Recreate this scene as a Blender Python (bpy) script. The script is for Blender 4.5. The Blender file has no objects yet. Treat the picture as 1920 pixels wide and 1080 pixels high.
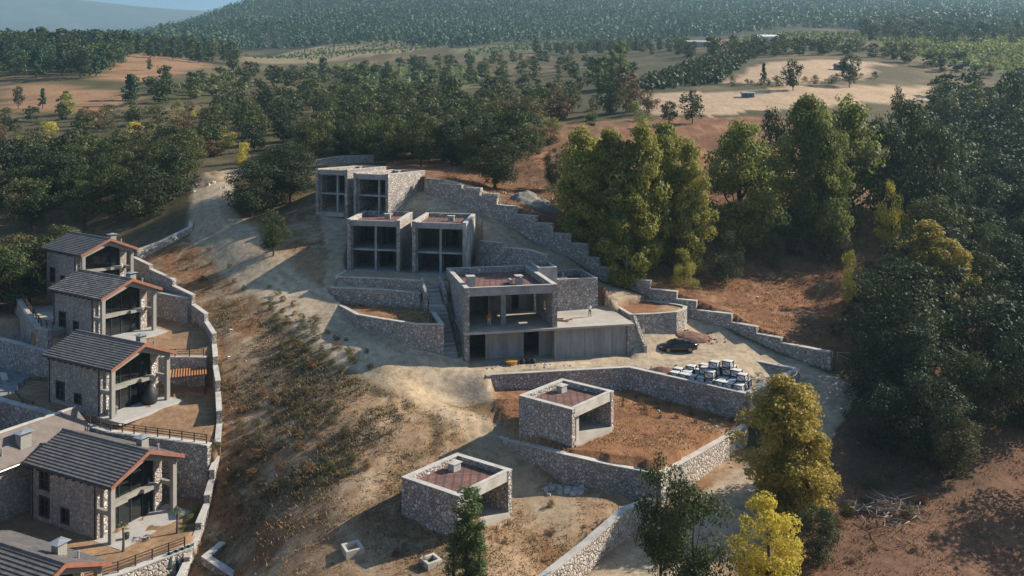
import bpy, bmesh, math, random
import numpy as np
from mathutils import Vector, Matrix

# ------------------------------------------------------------------ camera, sky, sun, exposure
F, VH = 1500.0, 240.0            # focal length in photo pixels, row of the horizon
scn = bpy.context.scene
COL = scn.collection
cam_d = bpy.data.cameras.new('camera'); cam = bpy.data.objects.new('camera', cam_d); COL.objects.link(cam)
cam.location = (0, 0, 0); cam.rotation_euler = (math.radians(90), 0, 0)
cam_d.sensor_width = 36.0; cam_d.lens = F / 1920 * 36.0
cam_d.shift_y = -(540 - VH) / 1920
cam_d.clip_start = 1.0; cam_d.clip_end = 20000
scn.camera = cam
SUN_AZ = math.atan2(0.948, 0.318)        # clockwise from +y (into the picture)
SUN_EL = math.radians(32)
world = bpy.data.worlds.new('World'); scn.world = world; world.use_nodes = True
wn = world.node_tree.nodes; wl = world.node_tree.links
sky_n = wn.new('ShaderNodeTexSky'); sky_n.sky_type = 'NISHITA'; sky_n.sun_disc = False
sky_n.sun_elevation = SUN_EL; sky_n.sun_rotation = SUN_AZ
sky_n.air_density = 1.3; sky_n.dust_density = 1.2; sky_n.ozone_density = 8.0
wl.new(sky_n.outputs[0], wn['Background'].inputs[0]); wn['Background'].inputs[1].default_value = 0.068
sun_d = bpy.data.lights.new('sun', 'SUN'); sun = bpy.data.objects.new('sun', sun_d); COL.objects.link(sun)
sun_d.energy = 5.0; sun_d.angle = math.radians(0.5); sun_d.color = (1.0, 0.895, 0.75)
SV = Vector((math.sin(SUN_AZ) * math.cos(SUN_EL), math.cos(SUN_AZ) * math.cos(SUN_EL), math.sin(SUN_EL)))
sun.rotation_euler = SV.to_track_quat('Z', 'Y').to_euler()
scn.view_settings.view_transform = 'Standard'; scn.view_settings.look = 'None'
scn.view_settings.exposure = 0.88; scn.view_settings.gamma = 1.0
scn.cycles.max_bounces = 6; scn.cycles.diffuse_bounces = 3; scn.cycles.glossy_bounces = 2
scn.cycles.transmission_bounces = 3; scn.cycles.volume_bounces = 0; scn.cycles.transparent_max_bounces = 8
try:
    scn.cycles.use_denoising = True
    scn.cycles.use_adaptive_sampling = True
except Exception:
    pass

# ------------------------------------------------------------------ helpers
def W(u, v, Y):                   # a photo pixel at a known distance
    return Vector(((u - 960) / F * Y, Y, -(v - VH) / F * Y))
def WZ(u, v, z):                  # a photo pixel at a known level
    return W(u, v, -z * F / (v - VH))

def tag(o, label=None, cat=None, group=None, kind=None):
    if label: o['label'] = label
    if cat: o['category'] = cat
    if group: o['group'] = group
    if kind: o['kind'] = kind
    return o

def empty(name, loc, label=None, cat=None, group=None, rz=0.0):
    o = bpy.data.objects.new(name, None); COL.objects.link(o)
    o.location = loc; o.rotation_euler = (0, 0, rz); o.empty_display_size = 0.3
    return tag(o, label, cat, group)

def wloc(o):
    p = Vector((0, 0, 0))
    while o is not None:
        p = p + o.location; o = o.parent
    return p

def link(name, me, parent=None, mats=()):
    o = bpy.data.objects.new(name, me); COL.objects.link(o)
    for m in mats:
        if m.name not in [x.name for x in me.materials if x]: me.materials.append(m)
    if parent is not None: o.parent = parent
    return o

def np_mesh(name, V, Fa, nside, col=None, smooth=False, colname='tint', uv=None):
    me = bpy.data.meshes.new(name)
    V = np.asarray(V, np.float32); Fa = np.asarray(Fa, np.int32).reshape(-1, nside)
    me.vertices.add(len(V)); me.vertices.foreach_set('co', V.ravel())
    me.loops.add(Fa.size); me.loops.foreach_set('vertex_index', Fa.ravel())
    me.polygons.add(len(Fa))
    me.polygons.foreach_set('loop_start', np.arange(0, Fa.size, nside, dtype=np.int32))
    if smooth: me.polygons.foreach_set('use_smooth', np.ones(len(Fa), bool))
    me.update(calc_edges=True)
    if col is not None:
        a = me.attributes.new(colname, 'FLOAT_COLOR', 'POINT')
        c = np.ones((len(V), 4), np.float32); c[:, :col.shape[1]] = col
        a.data.foreach_set('color', c.ravel())
    return me

class Fr:                          # a local frame: s and t in metres along two horizontal axes, z in the world
    def __init__(self, o, s, t=None):
        self.o = Vector((o[0], o[1])); self.s = Vector(s[:2]).normalized()
        self.t = Vector(t[:2]).normalized() if t is not None else Vector((-self.s.y, self.s.x))
    def __call__(self, s, t, z):
        p = self.o + self.s * s + self.t * t
        return Vector((p.x, p.y, z))

class MB:
    def __init__(self): self.v = []; self.f = []; self.mi = []; self.m = 0
    def quad(self, *p):
        n = len(self.v); self.v += [tuple(q) for q in p]; self.f.append(tuple(range(n, n + len(p)))); self.mi.append(self.m); return self
    def hexa(self, b, t):          # bottom ring (counter-clockwise from above), top ring
        n = len(self.v); k = len(b); self.v += [tuple(q) for q in b] + [tuple(q) for q in t]
        fs = [tuple(range(n + k - 1, n - 1, -1)), tuple(range(n + k, n + 2 * k))]
        fs += [(n + i, n + (i + 1) % k, n + k + (i + 1) % k, n + k + i) for i in range(k)]
        self.f += fs; self.mi += [self.m] * len(fs); return self
    def fbox(self, fr, s0, s1, t0, t1, z0, z1):
        c = [(s0, t0), (s1, t0), (s1, t1), (s0, t1)]
        return self.hexa([fr(a, b, z0) for a, b in c], [fr(a, b, z1) for a, b in c])
    def box(self, x0, x1, y0, y1, z0, z1):
        c = [(x0, y0), (x1, y0), (x1, y1), (x0, y1)]
        return self.hexa([(a, b, z0) for a, b in c], [(a, b, z1) for a, b in c])
    def prism(self, poly, z0, z1):
        a = sum(poly[i][0] * poly[(i + 1) % len(poly)][1] - poly[(i + 1) % len(poly)][0] * poly[i][1] for i in range(len(poly)))
        if a < 0: poly = poly[::-1]
        return self.hexa([(p[0], p[1], z0) for p in poly], [(p[0], p[1], z1) for p in poly])
    def bar(self, a, b, w, h=None, up=(0, 0, 1)):
        a = Vector(a); b = Vector(b); h = h or w; d = (b - a).normalized(); up = Vector(up)
        if abs(d.dot(up)) > .98: up = Vector((0, 1, 0))
        r = d.cross(up).normalized() * w / 2; q = r.cross(d).normalized() * h / 2
        return self.hexa([a - r - q, a + r - q, b + r - q, b - r - q], [a - r + q, a + r + q, b + r + q, b - r + q])
    def tube(self, pts, rad, n=6, cap=True):
        pts = [Vector(p) for p in pts]; rings = []
        for i, p in enumerate(pts):
            d = (pts[min(i + 1, len(pts) - 1)] - pts[max(i - 1, 0)]).normalized()
            up = Vector((0, 0, 1)) if abs(d.z) < .9 else Vector((1, 0, 0))
            a = d.cross(up).normalized(); b = a.cross(d)
            n0 = len(self.v); r = rad[i] if hasattr(rad, '__len__') else rad
            self.v += [tuple(p + (a * math.cos(k * 2 * math.pi / n) + b * math.sin(k * 2 * math.pi / n)) * r) for k in range(n)]
            rings.append(n0)
        for q, w in zip(rings, rings[1:]):
            for k in range(n):
                self.f.append((q + k, q + (k + 1) % n, w + (k + 1) % n, w + k)); self.mi.append(self.m)
        if cap:
            self.f.append(tuple(rings[0] + k for k in range(n))[::-1]); self.mi.append(self.m)
            self.f.append(tuple(rings[-1] + k for k in range(n))); self.mi.append(self.m)
        return self
    def mesh(self, name, off=Vector((0, 0, 0)), smooth=False):
        me = bpy.data.meshes.new(name)
        me.from_pydata([(x - off.x, y - off.y, z - off.z) for x, y, z in self.v], [], self.f)
        me.polygons.foreach_set('material_index', self.mi)
        if smooth: me.polygons.foreach_set('use_smooth', [True] * len(self.f))
        bm = bmesh.new(); bm.from_mesh(me); bmesh.ops.recalc_face_normals(bm, faces=bm.faces); bm.to_mesh(me); bm.free()
        return me
    def build(self, name, mat, parent=None, smooth=False):
        off = wloc(parent) if parent is not None else Vector((0, 0, 0))
        me = self.mesh(name, off, smooth)
        for m in (mat if isinstance(mat, (list, tuple)) else [mat]): me.materials.append(m)
        o = bpy.data.objects.new(name, me); COL.objects.link(o)
        if parent is not None: o.parent = parent
        return o

def own_base(o):                   # a single-mesh thing: put its origin at its base
    me = o.data; co = np.empty(len(me.vertices) * 3, np.float32); me.vertices.foreach_get('co', co); co = co.reshape(-1, 3)
    c = Vector(((co[:, 0].min() + co[:, 0].max()) / 2, (co[:, 1].min() + co[:, 1].max()) / 2, co[:, 2].min()))
    me.transform(Matrix.Translation(-c)); o.location = o.location + c
    return o

def holes_wall(mb, fr, axis, c0, c1, a0, a1, z0, z1, holes):
    """wall in frame fr: runs along 's' or 't' from a0 to a1, thick from c0 to c1, with rectangular openings (a0,a1,z0,z1)"""
    A = sorted({a0, a1} | {h[0] for h in holes} | {h[1] for h in holes}); Z = sorted({z0, z1} | {h[2] for h in holes} | {h[3] for h in holes})
    for i in range(len(A) - 1):
        runs = []
        for k in range(len(Z) - 1):
            am = (A[i] + A[i + 1]) / 2; zm = (Z[k] + Z[k + 1]) / 2
            if any(h[0] < am < h[1] and h[2] < zm < h[3] for h in holes): continue
            if runs and abs(runs[-1][1] - Z[k]) < 1e-6: runs[-1][1] = Z[k + 1]
            else: runs.append([Z[k], Z[k + 1]])
        for q0, q1 in runs:
            if axis == 's': mb.fbox(fr, A[i], A[i + 1], c0, c1, q0, q1)
            else: mb.fbox(fr, c0, c1, A[i], A[i + 1], q0, q1)
    return mb

# ------------------------------------------------------------------ materials
MATS = {}
def new_mat(name):
    m = bpy.data.materials.new(name); m.use_nodes = True; MATS[name] = m
    nt = m.node_tree; b = nt.nodes['Principled BSDF']; return m, nt, b
def N(nt, t, **kw):
    n = nt.nodes.new(t)
    for k, v in kw.items():
        if k in n.inputs: n.inputs[k].default_value = v
        else: setattr(n, k, v)
    return n
def ramp(nt, fac, stops):
    r = nt.nodes.new('ShaderNodeValToRGB'); e = r.color_ramp.elements
    while len(e) < len(stops): e.new(0.5)
    for q, (p, c) in zip(e, stops): q.position = p; q.color = (*c, 1) if len(c) == 3 else c
    nt.links.new(fac, r.inputs[0]); return r
def mixc(nt, fac, a, b, mode='MIX'):
    m = nt.nodes.new('ShaderNodeMix'); m.data_type = 'RGBA'; m.blend_type = mode
    for i, x in ((0, fac), (6, a), (7, b)):
        if isinstance(x, (int, float)): m.inputs[i].default_value = x
        elif isinstance(x, tuple): m.inputs[i].default_value = (*x, 1)
        else: nt.links.new(x, m.inputs[i])
    return m.outputs[2]
def texco(nt, scale=(1, 1, 1), kind='Object'):
    t = nt.nodes.new('ShaderNodeTexCoord'); mp = nt.nodes.new('ShaderNodeMapping'); mp.inputs['Scale'].default_value = scale
    nt.links.new(t.outputs[kind], mp.inputs[0]); return mp.outputs[0]
def bump(nt, b, h, strength=0.5, dist=0.05):
    n = nt.nodes.new('ShaderNodeBump'); n.inputs['Strength'].default_value = strength; n.inputs['Distance'].default_value = dist
    nt.links.new(h, n.inputs['Height']); nt.links.new(n.outputs[0], b.inputs['Normal'])

def stone_mat(name, scale, tones, mortar):
    m, nt, b = new_mat(name); L = nt.links.new
    geo = nt.nodes.new('ShaderNodeNewGeometry'); co = geo.outputs['Position']
    wob = N(nt, 'ShaderNodeTexNoise', Scale=3.0, Detail=2.0); L(co, wob.inputs['Vector'])
    add = nt.nodes.new('ShaderNodeVectorMath'); add.operation = 'MULTIPLY_ADD'
    L(wob.outputs['Color'], add.inputs[0]); add.inputs[1].default_value = (.22, .22, .22); L(co, add.inputs[2])
    v = N(nt, 'ShaderNodeTexVoronoi', Scale=scale); L(add.outputs[0], v.inputs['Vector'])
    e = N(nt, 'ShaderNodeTexVoronoi', Scale=scale); e.feature = 'DISTANCE_TO_EDGE'; L(add.outputs[0], e.inputs['Vector'])
    sep = nt.nodes.new('ShaderNodeSeparateColor'); L(v.outputs['Color'], sep.inputs[0])
    k = len(tones); base = ramp(nt, sep.outputs[0], [(i / (k - 1), t) for i, t in enumerate(tones)]).outputs[0]
    nz = N(nt, 'ShaderNodeTexNoise', Scale=9.0, Detail=4.0); L(co, nz.inputs['Vector'])
    base = mixc(nt, .55, base, ramp(nt, nz.outputs[0], [(.3, (.55, .55, .55)), (.7, (1.35, 1.3, 1.25))]).outputs[0], 'MULTIPLY')
    big = N(nt, 'ShaderNodeTexNoise', Scale=.35, Detail=3.0); L(co, big.inputs['Vector'])
    base = mixc(nt, .5, base, ramp(nt, big.outputs[0], [(.3, (.72, .72, .74)), (.7, (1.2, 1.16, 1.1))]).outputs[0], 'MULTIPLY')
    ed = ramp(nt, e.outputs['Distance'], [(.03, (0, 0, 0)), (.085, (1, 1, 1))]).outputs[0]
    colr = mixc(nt, ed, mortar, base)
    L(colr, b.inputs['Base Color']); b.inputs['Roughness'].default_value = .9
    hr = ramp(nt, e.outputs['Distance'], [(.0, (0, 0, 0)), (.2, (1, 1, 1))]).outputs[0]
    hm = mixc(nt, .3, hr, nz.outputs[0]); bump(nt, b, hm, 1.0, .10)
    return m
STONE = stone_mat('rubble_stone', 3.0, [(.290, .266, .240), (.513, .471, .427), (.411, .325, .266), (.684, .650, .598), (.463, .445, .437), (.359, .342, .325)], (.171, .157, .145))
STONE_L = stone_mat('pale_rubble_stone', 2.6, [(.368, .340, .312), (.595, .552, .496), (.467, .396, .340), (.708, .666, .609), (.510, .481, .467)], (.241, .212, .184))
STONE_H = stone_mat('house_rubble_stone', 4.2, [(.290, .266, .248), (.463, .411, .368), (.359, .290, .248), (.650, .616, .564), (.411, .385, .368)], (.325, .300, .274))

def simple_mat(name, c, rough=.8, var=.25, scale=1.2, bmp=.15, metal=0.0, spec=None, stain=None, stretch=(1, 1, 1)):
    m, nt, b = new_mat(name); L = nt.links.new; co = texco(nt, stretch)
    n1 = N(nt, 'ShaderNodeTexNoise', Scale=scale, Detail=5.0, Roughness=.6); L(co, n1.inputs['Vector'])
    lo = tuple(max(0, x * (1 - var)) for x in c); hi = tuple(x * (1 + var) for x in c)
    r = ramp(nt, n1.outputs[0], [(.3, lo), (.7, hi)]).outputs[0]
    if stain:
        n2 = N(nt, 'ShaderNodeTexNoise', Scale=scale * .35, Detail=3.0); L(co, n2.inputs['Vector'])
        r = mixc(nt, ramp(nt, n2.outputs[0], [(.5, (0, 0, 0)), (.68, (1, 1, 1))]).outputs[0], r, stain)
    L(r, b.inputs['Base Color']); b.inputs['Roughness'].default_value = rough; b.inputs['Metallic'].default_value = metal
    if spec is not None: b.inputs['Specular IOR Level'].default_value = spec
    if bmp:
        n3 = N(nt, 'ShaderNodeTexNoise', Scale=scale * 8, Detail=3.0); L(co, n3.inputs['Vector']); bump(nt, b, n3.outputs[0], bmp, .03)
    return m
CONC = simple_mat('concrete', (.345, .339, .322), .9, .22, .9, .2, stain=(.230, .224, .213))
CONC_W = simple_mat('board_marked_concrete', (.310, .305, .287), .9, .25, .8, .2, stain=(.196, .184, .172), stretch=(1.6, 1.6, .35))
COPE = simple_mat('pale_coping', (.50, .47, .42), .85, .15, 1.5, .2, stain=(.38, .34, .30))
SLAB = simple_mat('screed_floor', (.44, .40, .34), .9, .15, .6, .1, stain=(.34, .30, .25))
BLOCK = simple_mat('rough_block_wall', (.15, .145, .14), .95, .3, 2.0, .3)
WOOD = simple_mat('dark_wood', (.075, .045, .03), .7, .3, 4, .2)
COPPER = simple_mat('red_brown_fascia', (.28, .115, .07), .6, .2, 3, .05)
RAFTER = simple_mat('orange_rafter', (.50, .22, .09), .6, .15, 3, .05)
PLASTER = simple_mat('grey_beige_plaster', (.29, .275, .24), .85, .1, 1.5, .05)
DARKM = simple_mat('dark_metal', (.03, .03, .032), .5, .2, 3, 0)
TILE = simple_mat('grey_roof_tile', (.125, .115, .108), .75, .35, 2.2, .15, stain=(.17, .145, .125))
TILE_O = simple_mat('weathered_roof_tile', (.16, .135, .12), .8, .55, 2.6, .15, stain=(.27, .24, .20))
METAL = simple_mat('galvanised_sheet', (.42, .43, .43), .45, .2, 2, 0, metal=.5)
PATIO = simple_mat('patio_slab', (.42, .40, .37), .85, .12, 1, .05)
PAVE = simple_mat('courtyard_paving', (.24, .25, .26), .85, .2, .7, .1, stain=(.17, .18, .19))
WHITEWRAP = simple_mat('white_wrapping', (.66, .65, .62), .6, .15, 3, .2)
EARTH = simple_mat('bare_earth', (.30, .21, .13), .95, .3, .9, .4, stain=(.36, .27, .18))
ROCKM = simple_mat('loose_rock', (.40, .38, .35), .9, .35, 1.5, .4)
RUST = simple_mat('rusty_iron', (.13, .06, .035), .8, .3, 5, .1)
RED_E = simple_mat('red_brown_earth', (.20, .105, .07), .95, .35, 1.5, .4)

def deck_mat():
    m, nt, b = new_mat('roof_deck'); L = nt.links.new; co = texco(nt)
    br = N(nt, 'ShaderNodeTexBrick', Scale=1.0); br.inputs['Brick Width'].default_value = .5; br.inputs['Row Height'].default_value = .32
    br.inputs['Mortar Size'].default_value = .035; br.inputs['Color1'].default_value = (.25, .11, .08, 1); br.inputs['Color2'].default_value = (.17, .083, .064, 1); br.inputs['Mortar'].default_value = (.10, .07, .06, 1)
    L(co, br.inputs['Vector'])
    n = N(nt, 'ShaderNodeTexNoise', Scale=.7, Detail=5.0); L(co, n.inputs['Vector'])
    c = mixc(nt, .8, br.outputs['Color'], ramp(nt, n.outputs[0], [(.35, (.6, .6, .62)), (.65, (1.35, 1.25, 1.2))]).outputs[0], 'MULTIPLY')
    w = N(nt, 'ShaderNodeTexWave', Scale=.42, Distortion=1.2); w.inputs['Detail'].default_value = 2.0; L(co, w.inputs['Vector'])
    c = mixc(nt, ramp(nt, w.outputs[0], [(.72, (0, 0, 0)), (.86, (.55, .55, .55))]).outputs[0], c, (.05, .042, .042))
    L(c, b.inputs['Base Color']); b.inputs['Roughness'].default_value = .85; bump(nt, b, br.outputs['Fac'], .4, .03)
    return m
DECK = deck_mat()

def glass_mat():
    m, nt, b = new_mat('dark_glass'); b.inputs['Base Color'].default_value = (.012, .016, .018, 1)
    b.inputs['Roughness'].default_value = .06; b.inputs['Specular IOR Level'].default_value = .6
    return m
GLASS = glass_mat()
CURTAIN = simple_mat('pale_blind', (.40, .42, .38), .3, .1, 1, 0)
def paint_mat(name, c, rough=.25, coat=.6):
    m, nt, b = new_mat(name); b.inputs['Base Color'].default_value = (*c, 1); b.inputs['Roughness'].default_value = rough
    b.inputs['Coat Weight'].default_value = coat; b.inputs['Coat Roughness'].default_value = .08; return m
CARP = paint_mat('black_car_paint', (.008, .008, .009), .3, .5)
RUBBER = simple_mat('rubber', (.015, .015, .015), .85, .2, 4, 0)
ALLOY = simple_mat('alloy', (.35, .35, .36), .35, .1, 3, 0, metal=.9)
LAMPW = paint_mat('clear_lamp', (.55, .56, .58), .15, .3)
LAMPR = paint_mat('red_lamp', (.22, .01, .01), .2, .3)

def leaf_mat(name, dark, mid, light, trans=.30):
    m, nt, b = new_mat(name); L = nt.links.new
    at = nt.nodes.new('ShaderNodeAttribute'); at.attribute_name = 'tint'
    sp = nt.nodes.new('ShaderNodeSeparateColor'); L(at.outputs['Color'], sp.inputs[0])
    oi = nt.nodes.new('ShaderNodeObjectInfo')
    ma = nt.nodes.new('ShaderNodeMath'); ma.operation = 'MULTIPLY_ADD'; L(oi.outputs['Random'], ma.inputs[0]); ma.inputs[1].default_value = .45; ma.inputs[2].default_value = -.22
    ad = nt.nodes.new('ShaderNodeMath'); ad.operation = 'ADD'; ad.use_clamp = True; L(sp.outputs[0], ad.inputs[0]); L(ma.outputs[0], ad.inputs[1])
    c = ramp(nt, ad.outputs[0], [(.0, dark), (.5, mid), (1.0, light)]).outputs[0]
    L(c, b.inputs['Base Color']); b.inputs['Roughness'].default_value = .6; b.inputs['Specular IOR Level'].default_value = .25
    tr = nt.nodes.new('ShaderNodeBsdfTranslucent'); L(c, tr.inputs[0])
    mx = nt.nodes.new('ShaderNodeMixShader'); mx.inputs[0].default_value = trans
    L(b.outputs[0], mx.inputs[1]); L(tr.outputs[0], mx.inputs[2]); L(mx.outputs[0], nt.nodes['Material Output'].inputs[0])
    return m
LEAF = {
 'oak': leaf_mat('oak_leaves', (.032, .052, .018), (.072, .095, .03), (.16, .165, .048)),
 'dark': leaf_mat('dark_oak_leaves', (.022, .037, .02), (.045, .065, .029), (.09, .108, .042)),
 'plane': leaf_mat('plane_tree_leaves', (.13, .14, .03), (.30, .29, .058), (.47, .41, .095), .35),
 'tallpop': leaf_mat('tall_poplar_leaves', (.10, .14, .045), (.20, .25, .075), (.30, .34, .11), .35),
 'gold': leaf_mat('golden_leaves', (.14, .12, .028), (.35, .275, .05), (.52, .39, .085), .35),
 'green': leaf_mat('fresh_green_leaves', (.11, .135, .035), (.25, .265, .06), (.40, .38, .09), .4),
 'yellow': leaf_mat('yellow_leaves', (.284, .284, .041), (.547, .475, .061), (.769, .608, .101), .35),
 'pine': leaf_mat('pine_needles', (.022, .058, .032), (.045, .095, .046), (.085, .14, .062), .15),
 'poplar': leaf_mat('poplar_leaves', (.06, .10, .034), (.12, .165, .055), (.20, .24, .08)),
 'rust': leaf_mat('rusty_dry_leaves', (.105, .068, .033), (.195, .117, .053), (.315, .188, .083), .2),
 'olive': leaf_mat('dull_olive_leaves', (.068, .068, .030), (.128, .120, .048), (.210, .180, .075), .25),
}
BARK = simple_mat('bark', (.085, .068, .052), .95, .4, 3, .4)
BARK_P = simple_mat('pale_plane_bark', (.26, .235, .19), .9, .4, 2, .3)

def tint_mat(name, rough=.95, trans=0.0, bumpy=0.0):
    m, nt, b = new_mat(name); L = nt.links.new
    at = nt.nodes.new('ShaderNodeAttribute'); at.attribute_name = 'tint'
    L(at.outputs['Color'], b.inputs['Base Color']); b.inputs['Roughness'].default_value = rough; b.inputs['Specular IOR Level'].default_value = .15
    return m
TINT = tint_mat('dry_grass_blades')
# ------------------------------------------------------------------ the lie of the land
def vnoise(x, y, seed=0):
    xi = np.floor(x).astype(np.int64); yi = np.floor(y).astype(np.int64); xf = x - xi; yf = y - yi
    def h(a, b):
        n = (a * 374761393 + b * 668265263 + seed * 1442695041) & 0x7fffffff
        n = ((n ^ (n >> 13)) * 1274126177) & 0x7fffffff
        return ((n ^ (n >> 16)) & 0xffff) / 65535.0
    u = xf * xf * (3 - 2 * xf); v = yf * yf * (3 - 2 * yf)
    return (h(xi, yi) * (1 - u) + h(xi + 1, yi) * u) * (1 - v) + (h(xi, yi + 1) * (1 - u) + h(xi + 1, yi + 1) * u) * v
def fbm(x, y, oct=4, seed=0):
    s = 0; a = .5; t = 0
    for o in range(oct):
        s = s + a * vnoise(x * 2 ** o, y * 2 ** o, seed + o); t += a; a *= .5
    return s / t

# survey points: (photo column, photo row, distance in metres)
FAR = []
def colpts(u, lst):
    for Y, v in lst: FAR.append((u, v, Y * 1.05))
colpts(-250, [(120, 470), (160, 350), (210, 280), (270, 205), (350, 150), (450, 100), (520, 95), (700, 120), (1000, 110), (1600, 90), (2600, 60)])
colpts(100, [(137, 430), (160, 345), (200, 285), (230, 240), (260, 204), (300, 170), (340, 146), (400, 118), (470, 96), (540, 98), (700, 118), (1000, 108), (1600, 90), (2600, 70)])
colpts(300, [(140, 370), (170, 312), (200, 272), (240, 226), (280, 196), (330, 165), (400, 128), (500, 104), (700, 84), (950, 66), (1200, 80), (1600, 85), (2600, 70)])
colpts(480, [(160, 315), (200, 266), (250, 220), (300, 186), (400, 146), (500, 122), (650, 106), (750, 98), (1000, 52), (1400, 4), (1700, 10), (2600, 60)])
colpts(700, [(160, 303), (200, 255), (250, 212), (300, 182), (400, 146), (500, 118), (600, 98), (750, 84), (1000, 42), (1400, -5), (1800, -40), (2600, -30)])
colpts(960, [(170, 290), (200, 250), (250, 208), (300, 180), (400, 142), (500, 116), (650, 92), (800, 79), (1000, 46), (1500, -15), (2000, -60), (2600, -70)])
colpts(1200, [(160, 305), (180, 258), (200, 226), (230, 202), (260, 178), (300, 156), (350, 136), (450, 110), (600, 88), (800, 76), (1000, 48), (1500, 0), (2000, -40), (2600, -60)])
colpts(1500, [(160, 320), (180, 266), (200, 226), (230, 196), (260, 166), (300, 142), (340, 120), (420, 96), (550, 76), (700, 60), (1000, 34), (1500, 0), (2000, -30), (2600, -40)])
colpts(1800, [(130, 480), (160, 365), (200, 275), (240, 218), (280, 180), (330, 147), (400, 112), (500, 86), (700, 60), (1000, 36), (1500, 8), (2600, -20)])
colpts(2200, [(130, 500), (160, 380), (200, 290), (240, 225), (280, 185), (330, 150), (400, 115), (500, 88), (700, 62), (1000, 38), (1500, 10), (2600, -15)])
NEAR = [  # the building site side
 (871, 686, 96.5), (800, 691, 94.5), (720, 682, 94), (650, 622, 102), (570, 562, 109), (520, 535, 113), (480, 500, 117.5), (430, 445, 126), (400, 395, 134), (400, 345, 147),
 (680, 648, 97.5), (610, 590, 106), (600, 402, 133), (540, 402, 135), (700, 402, 131), (510, 482, 119), (620, 445, 125), (600, 492, 118), (570, 520, 115), (600, 312, 155), (520, 332, 150), (470, 400, 136),
 (480, 700, 96.5), (560, 650, 100), (500, 600, 105), (450, 550, 112), (400, 500, 121), (340, 462, 128), (300, 478, 126), (385, 440, 131),
 (430, 620, 103), (430, 700, 97), (435, 780, 90), (430, 850, 84), (560, 740, 91), (600, 850, 80), (450, 900, 80.5), (520, 820, 84), (700, 780, 84.5), (640, 720, 91), (690, 705, 93), (780, 735, 90.5), (760, 700, 93.5),
 (850, 772, 87), (900, 802, 84.5), (880, 850, 80), (1000, 880, 78), (1100, 930, 74.5), (700, 900, 74.5), (770, 830, 80.5), (800, 790, 84.5), (650, 960, 70), (750, 1020, 67), (500, 1000, 71), (600, 1080, 64),
 (900, 1040, 65), (1000, 1000, 69), (960, 975, 71), (860, 990, 68), (420, 1000, 76), (430, 1070, 70.5), (1080, 980, 70.5), (900, 707, 94), (905, 752, 91.5), (850, 706, 94.2), (800, 706, 93.8), (850, 747, 92.6), (805, 742, 92.0), (880, 752, 92), (960, 840, 81.5), (1150, 935, 74), (940, 900, 77),
 (1000, 699, 95.5), (1100, 695, 97), (1190, 687, 98.2), (930, 696, 96), (1270, 660, 103), (1350, 642, 105.5), (1300, 622, 108), (1420, 702, 98), (1340, 700, 96), (1300, 690, 97), (1500, 712, 97), (1250, 630, 106),
 (1135, 545, 113), (1200, 562, 111.5), (1100, 510, 118), (1050, 482, 120), (950, 438, 123), (870, 398, 128), (1242, 577, 113), (1355, 613, 109), (1460, 663, 103.5), (1555, 697, 99), (1000, 457, 123.5), (1122, 528, 118.5), (797, 361, 133), (840, 385, 130),
 (1400, 832, 88.5), (1300, 890, 81), (1200, 988, 72.5), (1080, 1078, 66), (1560, 722, 95), (1600, 762, 92), (1450, 900, 79), (1350, 962, 73.5), (1250, 1062, 66.5), (1550, 802, 88), (1480, 760, 92), (1440, 800, 89.5),
 (1650, 700, 100), (1700, 1000, 70), (1500, 1000, 71), (1860, 800, 86), (1860, 950, 74.5), (1900, 1070, 68), (1600, 900, 79.5), (1750, 880, 80), (1780, 720, 96), (1980, 800, 88), (1960, 650, 105), (2100, 900, 82),
 (1500, 1200, 56), (1100, 1250, 52), (700, 1250, 52), (900, 1500, 38), (1900, 1300, 52), (400, 1300, 55), (900, 1900, 25), (2300, 1500, 40), (200, 1600, 40),
]
HILL = [  # above the long stepped wall
 (797, 334, 134), (850, 342, 132), (897, 358, 129), (950, 382, 127), (1000, 403, 125), (1060, 440, 122), (1122, 486, 119.5), (1180, 518, 117.5), (1242, 543, 114.5), (1300, 562, 112), (1355, 585, 110), (1460, 632, 104.5), (1556, 668, 100),
 (850, 322, 143), (960, 362, 137), (1010, 345, 143), (1010, 300, 160), (1010, 243, 192), (1100, 400, 131), (1150, 340, 146), (1300, 500, 124), (1300, 400, 140), (1400, 440, 135), (1400, 520, 122), (1500, 480, 130), (1500, 560, 120), (1450, 540, 121), (1560, 640, 106), (1600, 600, 113),
 (1500, 400, 142), (1600, 470, 132), (1650, 520, 124), (1650, 700, 100), (1620, 655, 105), (1700, 600, 113), (1780, 720, 96), (1980, 800, 88), (1960, 650, 105), (1700, 440, 137), (1850, 550, 119), (1900, 700, 99), (600, 312, 155), (520, 332, 150), (700, 320, 146), (2100, 900, 82), (1860, 800, 86),
]
def rbf(pts):
    P = np.array([((u - 960) / F, math.log(Y)) for u, v, Y in pts]); h = np.array([-(v - VH) / F for u, v, Y in pts])
    r = np.sqrt(((P[:, None] - P[None]) ** 2).sum(-1) + .012 ** 2)
    A = np.zeros((len(P) + 1,) * 2); A[:-1, :-1] = r - np.eye(len(P)) * .004; A[-1, :-1] = A[:-1, -1] = 1
    w = np.linalg.solve(A, np.append(h, 0)); return P, w
RN = rbf(FAR + NEAR); RH = rbf(FAR + HILL)
def ev(R, x, y):
    P, w = R; x = np.asarray(x, float); y = np.maximum(np.asarray(y, float), 22.0); a = np.clip(x / y, -1.25, 1.25); l = np.log(y)
    out = np.empty(x.shape); xf = a.ravel(); yf = l.ravel(); o = np.empty(xf.shape)
    for i in range(0, len(xf), 20000):
        r = np.sqrt((xf[i:i + 20000, None] - P[:, 0]) ** 2 + (yf[i:i + 20000, None] - P[:, 1]) ** 2 + .012 ** 2)
        o[i:i + 20000] = r @ w[:-1] + w[-1]
    return (o.reshape(x.shape)) * y
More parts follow.
